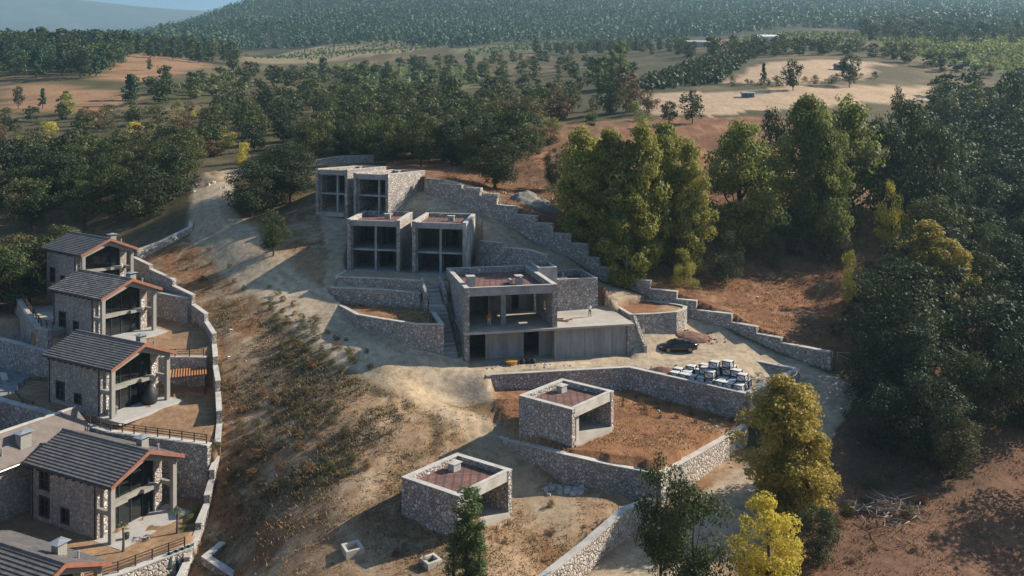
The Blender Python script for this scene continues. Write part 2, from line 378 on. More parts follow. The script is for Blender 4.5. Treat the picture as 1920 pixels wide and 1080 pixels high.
def inpoly(px, py, poly):
    r = np.zeros(np.shape(px), bool); n = len(poly)
    for i in range(n):
        x0, y0 = poly[i][:2]; x1, y1 = poly[(i + 1) % n][:2]
        if y0 == y1: continue
        c = ((y0 > py) != (y1 > py)) & (px < (x1 - x0) * (py - y0) / (y1 - y0) + x0); r ^= c
    return r
def pdist(px, py, line):
    d = np.full(np.shape(px), 1e9)
    for (x0, y0), (x1, y1) in zip(line, line[1:]):
        dx, dy = x1 - x0, y1 - y0; t = np.clip(((px - x0) * dx + (py - y0) * dy) / (dx * dx + dy * dy), 0, 1)
        d = np.minimum(d, np.hypot(px - x0 - t * dx, py - y0 - t * dy))
    return d
def xy(p): return (p[0], p[1])

# the long stepped wall (column, base row, distance)
SW = [(797, 360, 133.4), (897, 397, 128.5), (1000, 456, 124), (1122, 527, 119), (1242, 576, 113.5), (1355, 612, 109.5), (1460, 662, 104), (1557, 696, 99.3)]
SWB = [W(*p) for p in SW]
hill_line = [(-150, 175), (-30, 150)] + [(p.x + .25, p.y + .4) for p in SWB] + [(48, 95), (70, 88), (200, 60)]
hill_poly = hill_line + [(3000, -500), (3000, 4000), (-3000, 4000), (-3000, 175)]
# boundary wall of the estate on the left: its coping
BW = [(250, 485, 124), (283, 508, 119), (327, 540, 113), (363, 575, 109), (387, 607, 105.5), (402, 650, 101), (404, 690, 97), (409, 740, 92.5), (411, 800, 87.5), (408, 860, 83.5), (397, 905, 81), (388, 950, 78.5), (372, 1000, 75.5), (350, 1060, 71.5), (300, 1180, 64)]
BWP = [W(*p) for p in BW]
CL12 = [(-95, 142), (-43.8, 109.2)]
CL23 = [(-95, 121), (-80, 114), (-62, 103.2), (-52, 97.2), (-43, 98.2), (-37, 98.4)]
CL34 = [(-95, 111), (-80, 104), (-53, 90.2), (-47, 87.2), (-42.5, 85.0), (-37, 83.8), (-30.5, 82.3)]
CL45 = [(-95, 30), (-60, 50), (-45, 60.5), (-33.6, 68.5), (-28.6, 73.6)]
estate_poly = [(p.x, p.y) for p in BWP] + [(-24, 40), (-95, 40), (-110, 128), (-70, 132)]
court_poly = [(-58.5, 96), (-62.5, 104), (-66, 111), (-120, 112), (-120, 80), (-64, 88)]
# plot of the upper hut
T0 = WZ(920, 700, -29.1); T1 = WZ(1180, 686, -29.1); T2 = WZ(1400, 735, -29.4)
L0 = W(1393, 797, 88.2); L1 = W(1230, 888, 75.3); L2 = W(1165, 958, 70.4); L3 = W(1010, 1080, 62.3); L4 = W(900, 1200, 55)
S0 = W(951, 820, 82.5); S1 = W(1060, 847, 76.5); S2 = L1
plot_poly = [xy(p) for p in (T0, T1, T2, L0, L1, S1, S0)]
PAD = -20.85
duo_poly = [(-24.6, 112.1), (-18, 110.9), (-12.2, 109), (-9.6, 108.6), (-6.2, 108), (4, 109.5), (5.2, 112.9), (2.4, 113.5), (-5.1, 118.2), (-4.6, 126), (-24, 131), (-25, 122)]
tier_poly = [(-24.8, 110.6), (-18, 109.5), (-12.0, 107.4), (-12.2, 109), (-18, 110.9), (-24.6, 112.1)]
PL = [WZ(615, 559, -23.9), WZ(632, 568, -23.9), WZ(650, 577, -23.9), WZ(672, 589, -23.9), WZ(712, 596, -23.9), WZ(750, 602, -23.9), WZ(782, 607, -23.9), WZ(826, 607, -23.9), WZ(807, 580, -23.9)]
plant_poly = [xy(p) for p in PL] + [(-12.1, 107.6), (-18, 109.6), (-24.9, 110.8)]
# the villa
VF = Fr((W(871, 541, 97.5).x, 97.5), (.978, .208), (-.235, .972))
VT, VFL, VB = -19.57, -24.9, -28.8
villa_poly = [xy(VF(s, t, 0)) for s, t in ((.2, -1.9), (21.4, -1.9), (21.4, 10.8), (20, 10.8), (20, 16), (14.4, 18.3), (11.4, 18.3), (11.4, 14.3), (.2, 14.3))]
stair_poly = [(-11.0, 107.0), (-8.9, 97.6), (-6.0, 97.6), (-8.4, 107.0)]
# the right-hand planter
PR = [WZ(1159, 574, -24.6), WZ(1184, 589, -24.6), WZ(1228, 587.5, -24.6), WZ(1265, 584.5, -24.6), WZ(1279, 580, -24.6), WZ(1283, 575, -24.6), WZ(1272, 572, -24.6), WZ(1240, 567, -24.6), WZ(1212, 563, -24.6)]
planter2_poly = [xy(p) for p in PR]
yard_poly = [(-12, 93), (14, 92), (32, 88), (42, 99), (30, 108), (14, 112), (-8, 100)]
# upper pair of units
TDPAD = -13.9

road1 = [xy(W(*p)) for p in [(420, 300, 165), (400, 345, 147), (398, 395, 134), (430, 445, 126), (480, 500, 117.5), (545, 548, 111), (610, 596, 105.5), (680, 652, 97.5), (750, 688, 94.5), (850, 692, 94.8), (1000, 690, 96), (1200, 680, 98.5), (1400, 690, 98)]]
road2 = [xy(W(*p)) for p in [(840, 385, 130), (900, 420, 125.5), (960, 455, 121), (1060, 505, 117), (1150, 550, 112.5), (1300, 615, 107.5), (1400, 660, 102.5), (1500, 705, 97.5), (1560, 735, 94), (1540, 800, 88), (1480, 870, 81.5), (1400, 930, 76), (1300, 1010, 70), (1180, 1100, 63.5), (1050, 1220, 56)]]
def ground_z(x, y, fine=True):
    x = np.asarray(x, float); y = np.asarray(y, float)
    z = ev(RN, x, y); hz = ev(RH, x, y); ih = inpoly(x, y, hill_poly); z = np.where(ih, hz, z)
    d = np.hypot(x, y)
    amp = np.clip((d - 150) / 600, 0, 1)
    z = z + (fbm(x / 60., y / 60., 4, 3) - .5) * 9 * amp
    if fine: z = z + (fbm(x / 5., y / 5., 4, 9) - .5) * np.where(ih, .9, np.where(inpoly(x, y, yard_poly), .18, .55)) * np.clip((400 - d) / 200, 0, 1) * np.clip((np.minimum(pdist(x, y, road1), pdist(x, y, road2)) - 2.5) / 3, .2, 1)
    z = np.where(z > 380, 380 + 100 * np.tanh((z - 380) / 100), z)
    # gullied cut banks beside the track
    bank = np.exp(-(((x + 9) / 12) ** 2 + ((y - 83) / 6) ** 2))
    z = z + bank * (np.abs(fbm(x / 1.4 + y / 9., y / 4., 3, 21) - .5) * -1.6 + .25)
    # estate terraces
    ie = inpoly(x, y, estate_poly)
    def cl(L): return np.interp(x, [p[0] for p in L], [p[1] for p in L])
    c12, c23, c34, c45 = cl(CL12), cl(CL23), cl(CL34), cl(CL45)
    e1 = np.full(x.shape, -23.3)
    e2 = -26.6 - np.clip((105 - y) / 7, 0, 1) * 1.6 * np.clip((x + 56) / 12, 0, 1)
    e3 = -31.4 - np.clip((90 - y) / 7, 0, 1) * 1.3 - np.clip((x + 41) / 8, 0, 1) * .5
    e4 = np.full(x.shape, -38.0); e5 = np.full(x.shape, -41.1)
    e = np.where(y > c12, e1, np.where(y > c23, e2, np.where(y > c34, e3, np.where(y > c45, e4, e5))))
    z = np.where(ie, e + (fbm(x / 2., y / 2., 3, 5) - .5) * .12, z)
    z = np.where(inpoly(x, y, court_poly), -31.6, z)
    # plot and terraces of the site
    ip = inpoly(x, y, plot_poly)
    pz = -31.05 - np.clip((x - 8) * .075, -.3, 1.4) - np.clip((y - 80) * .02, -.2, .3) + (fbm(x / 3., y / 3., 3, 8) - .5) * .25
    z = np.where(ip, pz, z)
    z = np.where(inpoly(x, y, duo_poly), PAD - .02, z)
    z = np.where(inpoly(x, y, tier_poly), -22.0, z)
    z = np.where(inpoly(x, y, plant_poly), -24.3 + (fbm(x / 2., y / 2., 3, 4) - .5) * .3, z)
    z = np.where(inpoly(x, y, planter2_poly), -24.75, z)
    z = np.where(inpoly(x, y, stair_poly), -28.6, z)
    z = np.where(inpoly(x, y, villa_poly), VB - .1, z)
    return z

def grow(a, b, step0, rate=1.06):
    out = []; p = a; s = step0; sg = 1 if b > a else -1
    while (b - p) * sg > 0:
        s *= rate; p += sg * s; out.append(p)
    return out
xs = np.array(grow(-66, -2900, .55)[::-1] + list(np.arange(-66, 56.01, .5)) + grow(56, 2900, .55))
ys = np.array(grow(52, -260, .6, 1.09)[::-1] + list(np.arange(52, 140.01, .5)) + grow(140, 3100, .5, 1.045))
GX, GY = np.meshgrid(xs, ys)
GZ = ground_z(GX, GY)

def hit(u, v, Ymin=55, Ymax=2500):    # where the sight line of a pixel meets the ground
    Y = np.exp(np.linspace(math.log(Ymin), math.log(Ymax), 420)); a = (u - 960) / F; t = -(v - VH) / F
    g = ground_z(a * Y, Y, False) - t * Y; k = np.nonzero(g >= 0)[0]
    if len(k) == 0: return Vector((a * Ymax, Ymax, t * Ymax))
    y = Y[k[0]]; return Vector((a * y, y, t * y))
def gz1(x, y): return float(ground_z(np.array([x]), np.array([y]))[0])

# ------------------------------------------------------------------ ground cover
C = lambda *c: np.array(c)
cover = np.empty(GX.shape + (3,)); n1 = fbm(GX / 14, GY / 14, 4, 31); n2 = fbm(GX / 3.5, GY / 3.5, 4, 37); n3 = fbm(GX / 45., GY / 45., 3, 41); n4 = fbm(GX / 1.3, GY / 1.3, 3, 51)
def lay(mask, c): 
    global cover
    m = np.clip(mask, 0, 1)[..., None]; cover = cover * (1 - m) + np.asarray(c) * m
def sm(x, a, b): t = np.clip((x - a) / (b - a), 0, 1); return t * t * (3 - 2 * t)
cover[:] = C(.105, .085, .045)
lay(sm(n1, .5, .62), C(.17, .125, .065)); lay(sm(n3, .52, .62) * .8, C(.07, .07, .03))
IH = inpoly(GX, GY, hill_poly)
near = sm(-GY, -175, -150)
# dry slopes of the site
slope = inpoly(GX, GY, [(-60, 126), (-28, 140), (-20, 98), (-4, 92), (30, 86), (60, 100), (60, 30), (-60, 30)])
lay(slope * 1.0, C(.30, .20, .12)); lay(slope * sm(n1 * .6 + n2 * .4, .46, .56), C(.25, .13, .065)); lay(slope * sm(n2, .56, .66) * .7, C(.17, .13, .07)); lay(slope * sm(n4, .58, .68) * .6, C(.40, .31, .21))
hs = IH & (GY < 215) & (GX > -25) & (GX < 75)
lay(hs * 1.0, C(.20, .098, .052)); lay(hs * sm(n2, .5, .62), C(.27, .135, .07)); lay(hs * sm(n1, .52, .62) * .7, C(.15, .092, .05)); lay(hs * sm(n4, .6, .7) * .5, C(.34, .22, .14))
def worldpoly(px, Y0=55): return [xy(hit(u, v, Y0)) for u, v in px]
def wl_(pts): return [xy(W(*p)) for p in pts]
DIRT = C(.42, .335, .235)
def dirt(mask, c=DIRT):
    lay(mask, c); lay(mask * sm(n2, .5, .65) * .6, np.asarray(c) * 1.14); lay(mask * sm(n1, .55, .65) * .45, C(.33, .25, .165)); lay(mask * sm(n4, .6, .7) * .35, np.asarray(c) * .75)
jit = (n2 - .5) * 3.0
dr = np.minimum(pdist(GX, GY, road1), pdist(GX, GY, road2)) + jit * .6
site = inpoly(GX, GY, [(-27, 140), (-33, 136), (-27, 118), (-26, 108), (-20, 97), (-3, 91), (14, 94), (30, 92), (36, 99), (38, 101), (3, 121), (-14, 133), (-20, 142)])
dirt(site * 1.0, C(.37, .30, .215))
emb = inpoly(GX + (n2 - .5) * 4, GY + (n1 - .5) * 4, [xy(W(*p)) for p in ((500, 545, 112), (585, 605, 105), (650, 660, 99), (720, 715, 93.5), (790, 728, 92), (740, 770, 87), (640, 745, 90), (560, 690, 95), (500, 620, 103))])
lay(emb * .85, C(.15, .12, .075)); lay(emb * sm(n2, .5, .6) * .6, C(.24, .18, .11))
dirt(sm(-dr, -4.2, -3.0))
dr0 = np.minimum(pdist(GX, GY, road1), pdist(GX, GY, road2)) + (n1 - .5) * 1.2
for off in (.9, 2.4): lay(np.exp(-((dr0 - off) / .33) ** 2) * .45 * sm(n2, .3, .55), C(.52, .43, .32))
lay(np.exp(-((dr0 - 1.65) / .4) ** 2) * .35, C(.30, .225, .145))
path = wl_([(740, 705, 93), (800, 742, 89.5), (880, 790, 85.5), (950, 850, 81), (1000, 900, 76.5), (1040, 960, 72.5)])
dirt(sm(-(pdist(GX, GY, path) + jit * .5), -3.2, -1.2) * .95, C(.38, .29, .19))
lowplot = inpoly(GX, GY, [xy(S0), xy(S1), xy(L1), xy(L2), xy(L3), (-8, 62), (-16, 66), (-14, 74), (-6, 80)])
dirt(lowplot * sm(n1, .40, .52), C(.36, .255, .16))
lay((lowplot & (GX > 2)) * sm(n2, .52, .6) * .8, C(.22, .13, .07))
rslope = inpoly(GX, GY, wl_([(1480, 930, 76), (1640, 700, 100), (1950, 640, 107), (2100, 900, 82), (1900, 1250, 55), (1400, 1250, 55)]))
lay(rslope * 1.0, C(.17, .095, .06)); lay(rslope * sm(n1, .46, .58), C(.105, .07, .045)); dirt(rslope * sm(n3 + (n2 - .5) * .2, .54, .6), C(.29, .20, .13))
ipm = inpoly(GX, GY, plot_poly); lay(ipm * 1.0, C(.25, .125, .062)); lay(ipm * sm(n2, .5, .62) * .8, C(.33, .19, .10)); lay(ipm * sm(n4, .58, .66) * .6, C(.18, .085, .045))
for pp in (plant_poly, planter2_poly): lay(inpoly(GX, GY, pp) * 1.0, C(.27, .14, .075)); lay(inpoly(GX, GY, pp) * sm(n2, .5, .6), C(.36, .25, .15))
ie = inpoly(GX, GY, estate_poly); lay(ie * 1.0, C(.27, .17, .10)); lay(ie * sm(n2, .48, .6) * .6, C(.34, .22, .13))
g1 = ie & (GY > np.interp(GX, [p[0] for p in CL12], [p[1] for p in CL12])); lay(g1 * 1.0, C(.045, .075, .02))
court = inpoly(GX, GY, court_poly); lay(court * 1.0, C(.24, .25, .26))
# fields farther off
FIELDS = {
 'stubble_field': [[(1200, 178), (1420, 168), (1560, 160), (1740, 160), (1735, 190), (1600, 196), (1480, 205), (1330, 222), (1215, 212)],
                   [(1355, 158), (1440, 118), (1600, 112), (1670, 120), (1600, 150), (1480, 160)]],
 'bare_field': [[(0, 165), (90, 155), (250, 178), (235, 200), (225, 212), (0, 215)], [(170, 150), (250, 98), (330, 100), (390, 124), (330, 140), (240, 158)], [(1290, 80), (1380, 72), (1380, 84), (1290, 90)]],
}
FMASK = {}
for nm, polys in FIELDS.items():
    mk = np.zeros(GX.shape, bool)
    for p in polys: mk |= inpoly(GX + (n2 - .5) * 9, GY + (n1 - .5) * 14, worldpoly(p))
    FMASK[nm] = mk
lay(FMASK['stubble_field'] * 1.0, C(.46, .33, .215)); lay(FMASK['stubble_field'] * sm(n2, .5, .62) * .5, C(.40, .27, .17))
lay(FMASK['bare_field'] * 1.0, C(.32, .19, .105)); lay(FMASK['bare_field'] * sm(n2, .5, .6) * .7, C(.22, .125, .07))
for p, c in (([(440, 105), (640, 80), (860, 68), (880, 80), (760, 100), (600, 118), (470, 118)], C(.24, .19, .11)), ([(840, 95), (1080, 66), (1200, 75), (1100, 92), (900, 112)], C(.14, .14, .07)),
             ([(1640, 70), (1920, 62), (1920, 150), (1660, 95)], C(.09, .115, .04)), ([(1180, 160), (1320, 108), (1430, 100), (1350, 160), (1210, 175)], C(.065, .085, .032)),
             ([(1380, 70), (1620, 60), (1640, 72), (1400, 95)], C(.12, .13, .06)), ([(600, 128), (880, 125), (900, 160), (690, 165)], C(.10, .11, .045)), ([(680, 165), (860, 162), (840, 180), (690, 185)], C(.15, .10, .055))):
    mk = inpoly(GX, GY, worldpoly(p)); lay(mk * 1.0, c); lay(mk * sm(n2, .45, .6) * .5, c * 1.35)
forest = (np.hypot(GX, GY) > 720); lay(forest * .9 * (1 - sm(cover[..., 0], .13, .2)), C(.05, .055, .03))

RMASK = (sm(-dr, -4.6, -2.8) > .5) & ~FMASK['stubble_field']
ny, nx = GX.shape
idx = np.arange(ny * nx).reshape(ny, nx)
quads = np.stack([idx[:-1, :-1], idx[:-1, 1:], idx[1:, 1:], idx[1:, :-1]], -1).reshape(-1, 4)
def qm(m): return (m[:-1, :-1] & m[1:, 1:] & m[:-1, 1:] & m[1:, :-1]).reshape(-1)

def ground_mat():
    m, nt, b = new_mat('ground_cover'); L = nt.links.new
    at = nt.nodes.new('ShaderNodeAttribute'); at.attribute_name = 'cover'
    geo = nt.nodes.new('ShaderNodeNewGeometry'); co = geo.outputs['Position']
    a = N(nt, 'ShaderNodeTexNoise', Scale=1.1, Detail=8.0, Roughness=.68); L(co, a.inputs['Vector'])
    d = N(nt, 'ShaderNodeTexNoise', Scale=.13, Detail=4.0); L(co, d.inputs['Vector'])
    c = mixc(nt, .85, at.outputs['Color'], ramp(nt, a.outputs[0], [(.28, (.55, .53, .50)), (.5, (1, 1, 1)), (.72, (1.4, 1.38, 1.34))]).outputs[0], 'MULTIPLY')
    c = mixc(nt, .5, c, ramp(nt, d.outputs[0], [(.3, (.75, .75, .75)), (.7, (1.2, 1.17, 1.12))]).outputs[0], 'MULTIPLY')
    fn = N(nt, 'ShaderNodeTexNoise', Scale=5.5, Detail=6.0, Roughness=.75); L(co, fn.inputs['Vector'])
    c = mixc(nt, .8, c, ramp(nt, fn.outputs[0], [(.3, (.62, .6, .58)), (.5, (1, 1, 1)), (.7, (1.32, 1.3, 1.28))]).outputs[0], 'MULTIPLY')
    peb = N(nt, 'ShaderNodeTexVoronoi', Scale=2.2); L(co, peb.inputs['Vector'])
    pm = ramp(nt, peb.outputs['Distance'], [(.07, (1, 1, 1)), (.11, (0, 0, 0))]).outputs[0]
    pn = ramp(nt, d.outputs[0], [(.5, (0, 0, 0)), (.62, (.8, .8, .8))]).outputs[0]
    pmm = nt.nodes.new('ShaderNodeMath'); pmm.operation = 'MULTIPLY'; L(pm, pmm.inputs[0]); L(pn, pmm.inputs[1])
    c = mixc(nt, pmm.outputs[0], c, (.44, .40, .35))
    L(c, b.inputs['Base Color']); b.inputs['Roughness'].default_value = .95; b.inputs['Specular IOR Level'].default_value = .15
    bump(nt, b, a.outputs[0], .65, .14)
    return m
GROUND = ground_mat()
def ground_piece(name, mask, label, cat):
    q = quads[mask]; used = np.unique(q); remap = np.full(ny * nx, -1); remap[used] = np.arange(len(used))
    V = np.stack([GX.ravel(), GY.ravel(), GZ.ravel()], -1)[used]
    me = np_mesh(name, V, remap[q], 4, cover.reshape(-1, 3)[used], True, 'cover')
    o = link(name, me, None, [GROUND]); tag(o, label, cat, None, 'structure'); return o
mr = qm(RMASK); ms = qm(FMASK['stubble_field']) & ~mr; mb_ = qm(FMASK['bare_field']) & ~mr & ~ms
ground_piece('ground', ~(mr | ms | mb_), 'dry brown hillside ground with scrub and bare earth', 'ground')
ground_piece('dirt_road', mr, 'pale dirt road winding between the stone buildings', 'road')
ground_piece('stubble_field', ms, 'pale straw-coloured harvested field above the trees', 'field')
ground_piece('bare_field', mb_, 'reddish bare field on the far left slope', 'field')

# far blue mountain behind the left ridge
mx_ = np.linspace(-4500, 300, 160); my_ = np.linspace(0, 1, 40)
MX, MT = np.meshgrid(mx_, my_)
Dm = 4600.0
crest_u = np.array([-600, -200, 0, 130, 260, 340, 420, 520, 800]); crest_v = np.array([-60, -30, -22, -3, 12, 18, 22, 40, 60])
cz = -(np.interp(MX / Dm * F + 960, crest_u, crest_v) - VH) / F * Dm
MYc = Dm - 1400 * (1 - MT) ; MZ = 150 + (cz - 150) * MT ** .8 + (fbm(MX / 300, MT * 5, 4, 77) - .5) * 90 * np.sin(MT * math.pi)
V = np.stack([MX * (MYc / Dm), MYc, MZ * (.35 + .65 * MYc / Dm) * (MT > 0) + (MT == 0) * 0], -1).reshape(-1, 3)
V2 = np.stack([MX[-1], MYc[-1] + 900, MX[-1] * 0], -1); V = np.concatenate([V, V2])
i2 = np.arange(41 * 160).reshape(41, 160)
me = np_mesh('hills', V, np.stack([i2[:-1, :-1], i2[:-1, 1:], i2[1:, 1:], i2[1:, :-1]], -1).reshape(-1, 4), 4, None, True)
HILLM = simple_mat('far_hill_cover', (.045, .06, .035), .95, .45, .012, 0)
tag(link('hills', me, None, [HILLM]), 'hazy blue mountain far behind the left ridge', 'mountain', None, 'structure')
# ------------------------------------------------------------------ stone walls
def offs(pts, d, closed=False):
    n = len(pts); out = []
    for i in range(n):
        a = pts[i - 1] if (i > 0 or closed) else None; b = pts[i]; c = pts[(i + 1) % n] if (i < n - 1 or closed) else None
        ds = []
        if a is not None: ds.append((Vector(b[:2]) - Vector(a[:2])).normalized())
        if c is not None: ds.append((Vector(c[:2]) - Vector(b[:2])).normalized())
        t = sum(ds, Vector((0, 0))).normalized(); nn = Vector((-t.y, t.x)); k = d / max(.5, nn.dot(Vector((-ds[0].y, ds[0].x))))
        out.append(Vector((b[0] + nn.x * k, b[1] + nn.y * k)))
    return out
def ribbon(mb, pts, zt, zb, d0, d1, closed=False):
    L = offs(pts, d1, closed); R = offs(pts, d0, closed); n = len(pts); m = n if closed else n - 1
    k0 = len(mb.v)
    for i in range(n):
        mb.v += [(R[i].x, R[i].y, zb[i]), (L[i].x, L[i].y, zb[i]), (L[i].x, L[i].y, zt[i]), (R[i].x, R[i].y, zt[i])]
    for i in range(m):
        a = k0 + 4 * i; b = k0 + 4 * ((i + 1) % n)
        for p, q in ((0, 1), (1, 2), (2, 3), (3, 0)):
            mb.f.append((a + p, a + q, b + q, b + p)); mb.mi.append(mb.m)
    if not closed:
        mb.f += [(k0, k0 + 1, k0 + 2, k0 + 3), (k0 + 4 * (n - 1) + 3, k0 + 4 * (n - 1) + 2, k0 + 4 * (n - 1) + 1, k0 + 4 * (n - 1))]; mb.mi += [mb.m] * 2
    return mb
def dens(pts, step=2.0):
    out = [pts[0]]
    for a, b in zip(pts, pts[1:]):
        k = max(1, int((b - a).length / step))
        out += [a.lerp(b, (i + 1) / k) for i in range(k)]
    return out
def stone_wall(label, pts, h, d0=-.28, d1=.28, mat=None, cope=True, base=None, closed=False, group=None, rough=.0, seed=1):
    mat = mat or STONE; pts = [Vector(p) for p in pts]; zt = [p.z for p in pts]
    zb = base if base is not None else [p.z - (h if not hasattr(h, '__len__') else h[i]) for i, p in enumerate(pts)]
    root = empty('stone_wall', (pts[0].x, pts[0].y, min(zb)), label, 'wall', group)
    c = .10 if cope else 0
    ribbon(MB(), pts, [z - c for z in zt], zb, d0, d1, closed).build('wall_body', mat, root)
    if cope: ribbon(MB(), pts, zt, [z - c + .003 for z in zt], d0 - .05, d1 + .05, closed).build('coping', COPE, root)
    return root

# the long stepped wall
steps = [(797, 825, 331), (825, 866, 341), (866, 900, 352), (900, 932, 363), (932, 968, 381), (968, 1007, 399), (1007, 1037, 415), (1037, 1071, 434), (1071, 1104, 453), (1104, 1125, 479), (1125, 1162, 498), (1162, 1219, 520), (1219, 1269, 541), (1269, 1306, 559), (1306, 1372, 581), (1372, 1419, 605), (1419, 1465, 626), (1465, 1558, 648)]
us = [p[0] for p in SW]
def sw_at(u): Y = float(np.interp(u, us, [p[2] for p in SW])); v = float(np.interp(u, us, [p[1] for p in SW])); return W(u, v, Y)
root = empty('stepped_wall', SWB[3], 'long grey stone retaining wall stepping down the hillside right of the buildings', 'wall')
for k, (u0, u1, vt) in enumerate(steps):
    a = sw_at(u0); b = sw_at(u1); um = (u0 + u1) / 2; zt = -(vt + 3 - VH) / F * sw_at(um).y
    d = (b - a); d.z = 0; d.normalize(); a2 = a - d * .04; b2 = b
    zb = min(a.z, b.z) - 1.2
    A = Vector((a2.x, a2.y, zt)); B = Vector((b2.x, b2.y, zt + (.0 if k > 5 else -.15)))
    o = ribbon(MB(), [A, B], [A.z - .1, B.z - .1], [zb, zb], -.12 - .01 * (k % 2), .62 + .01 * (k % 2)).build('wall_step', STONE, root)
    if k not in (2, 3):
        ribbon(MB(), [A, B], [A.z, B.z], [A.z - .097, B.z - .097], -.17, .67).build('coping', COPE, o)
    else:
        rng = random.Random(k); mb = MB()
        for i in range(16):
            p = A.lerp(B, rng.random()); s = rng.uniform(.15, .4); fr = Fr((p.x + rng.uniform(-.2, .5), p.y + rng.uniform(-.1, .6)), (math.cos(i), math.sin(i)))
            mb.fbox(fr, -s, s, -s * .7, s * .7, zt - .2, zt + s * .8)
        mb.build('loose_capstone', COPE, o)

# boundary wall of the estate
bp = BWP[:]
root = empty('stone_wall', BWP[7], 'white-capped stone boundary wall running beside the left-hand houses', 'wall')
for k in range(len(bp) - 1):
    a, b = bp[k], bp[k + 1]
    zt = max(a.z, b.z) + .35 ; A = Vector((a.x, a.y, zt)); B = Vector((b.x, b.y, zt - .45))
    o = ribbon(MB(), [A, B], [A.z - .1, B.z - .1], [min(a.z, b.z) - 2.6] * 2, -.26 - .01 * (k % 2), .26).build('wall_body', STONE, root)
    ribbon(MB(), [A, B], [A.z, B.z], [A.z - .097, B.z - .097], -.30, .30).build('coping', COPE, o)
stone_wall('low stone wall climbing from the top house towards the dirt road', [W(256, 468, 125), W(300, 452, 128), W(357, 425, 132), W(361, 395, 138), W(364, 368, 146), W(385, 345, 153)], [2.2, 2.4, 2.3, 1.6, 1.4, 1.2])
# estate terrace walls
def zline(L, z, x0, x1):
    X = [p[0] for p in L]; Yv = [p[1] for p in L]; xs_ = sorted({x0, x1} | {x for x in X if x0 < x < x1})
    return [Vector((x, float(np.interp(x, X, Yv)), z if not callable(z) else z(x))) for x in xs_]
stone_wall('stone terrace wall below the green lawn of the topmost house', zline(CL12, -23.1, -64, -43.8), 4.2, d0=-.62, d1=.1)
stone_wall('stone terrace wall between the second and third house gardens', zline(CL23, -28.0, -70, -37.4), 4.6, d0=-.62, d1=.1)
stone_wall('tall stone terrace wall below the railed garden of the third house', zline(CL34, lambda x: -31.9 - .55 * (x + 48) / 17 if x > -48 else -31.6, -75, -31.0), 6.6, d0=-.62, d1=.1)
stone_wall('stone terrace wall with netting at the bottom left corner', zline(CL45, -37.9, -48, -29.3), 6.0, d0=-.62, d1=.1, mat=STONE_L)
stone_wall('shaded stone retaining wall at the foot of the dry slope, bottom left', [W(418, 1016, 74), W(386, 1042, 72.2), W(448, 1082, 68.5), W(520, 1130, 65)], [4, 5, 5, 5])

# walls of the upper hut plot
stone_wall('tall dark stone retaining wall below the dirt road, behind the upper hut', [T0 + Vector((-.6, -.25, -.1)), T0, T1, T2], 4.6, d0=-.5, d1=.05)
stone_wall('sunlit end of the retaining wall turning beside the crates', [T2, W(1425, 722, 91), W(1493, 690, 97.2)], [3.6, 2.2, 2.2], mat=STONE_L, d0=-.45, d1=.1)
stone_wall('low stone kerb wall on the dirt yard behind the crates', [W(1406, 673, 102.2), W(1450, 682, 99.6), W(1493, 690, 97.2)], [1.0, 1.2, 1.6])
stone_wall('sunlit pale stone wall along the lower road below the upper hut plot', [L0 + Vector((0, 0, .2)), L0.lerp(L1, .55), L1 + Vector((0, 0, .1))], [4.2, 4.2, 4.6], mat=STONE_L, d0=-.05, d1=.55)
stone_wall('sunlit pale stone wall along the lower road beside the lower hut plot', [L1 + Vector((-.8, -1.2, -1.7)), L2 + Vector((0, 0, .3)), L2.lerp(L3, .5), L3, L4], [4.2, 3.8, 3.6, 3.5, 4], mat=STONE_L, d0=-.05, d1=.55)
stone_wall('shaded stone retaining wall between the two hut plots', [S0 + Vector((-.9, 1.6, -.3)), S0, S0.lerp(S1, .5), S1, S1.lerp(S2, .5), S2 + Vector((0, 0, .25))], [3.5, 3.6, 4.4, 5.0, 4.6, 5.0], d0=-.5, d1=.05)

# walls by the paired units
Z = Vector
stone_wall('stone terrace wall in front of the middle pair of units', [Z((-24.2, 117, PAD + .1)), Z((-24.6, 112.1, PAD + .08)), Z((-18, 110.9, PAD + .08)), Z((-12.3, 109.05, PAD + .08))], 2.2, d0=-.25, d1=.2)
stone_wall('lower tier of stone walling in front of the middle pair of units', [Z((-25.0, 111.6, -22.0)), Z((-24.8, 110.6, -22.0)), Z((-18, 109.5, -22.0)), Z((-12.2, 107.5, -22.15))], 3.0, d0=-.25, d1=.2)
stone_wall('curved stone planter wall left of the villa', [p + Vector((0, 0, .05)) for p in PL], [2.4, 2.6, 3.2, 3.8, 4.0, 4.2, 4.4, 5.0, 4.6], d0=-.35, d1=.1)
stone_wall('short stone retaining wall between the middle units and the villa', [Z((-4.7, 118.1, -16.6)), Z((-1.4, 116.1, -16.6))], 4.4, d0=-.3, d1=.2)
stone_wall('lower step of the retaining wall behind the villa roof', [Z((-1.42, 116.0, -17.2)), Z((2.4, 113.6, -17.2)), Z((5.0, 113.0, -17.9))], 4.0, d0=-.28, d1=.18)
rt = empty('stone_wall', (-12, 131, -15), 'small stepped stone wall right of the top pair of units', 'wall')
for k, (u0, u1, v0) in enumerate([(794, 820, 364), (820, 834, 374), (834, 847, 384), (847, 862, 394), (862, 880, 404)]):
    Ya = 137.0 - (u0 - 794) * .1; Yb = 137.0 - (u1 - 794) * .1; a = W(u0, v0, Ya); b = W(u1, v0, Yb); b.z = a.z
    o = ribbon(MB(), [a, b], [a.z - .1] * 2, [a.z - 4.5] * 2, -.25, .2 + .01 * (k % 2)).build('wall_step', STONE, rt)
    ribbon(MB(), [a, b], [a.z] * 2, [a.z - .097] * 2, -.29, .25).build('coping', COPE, o)
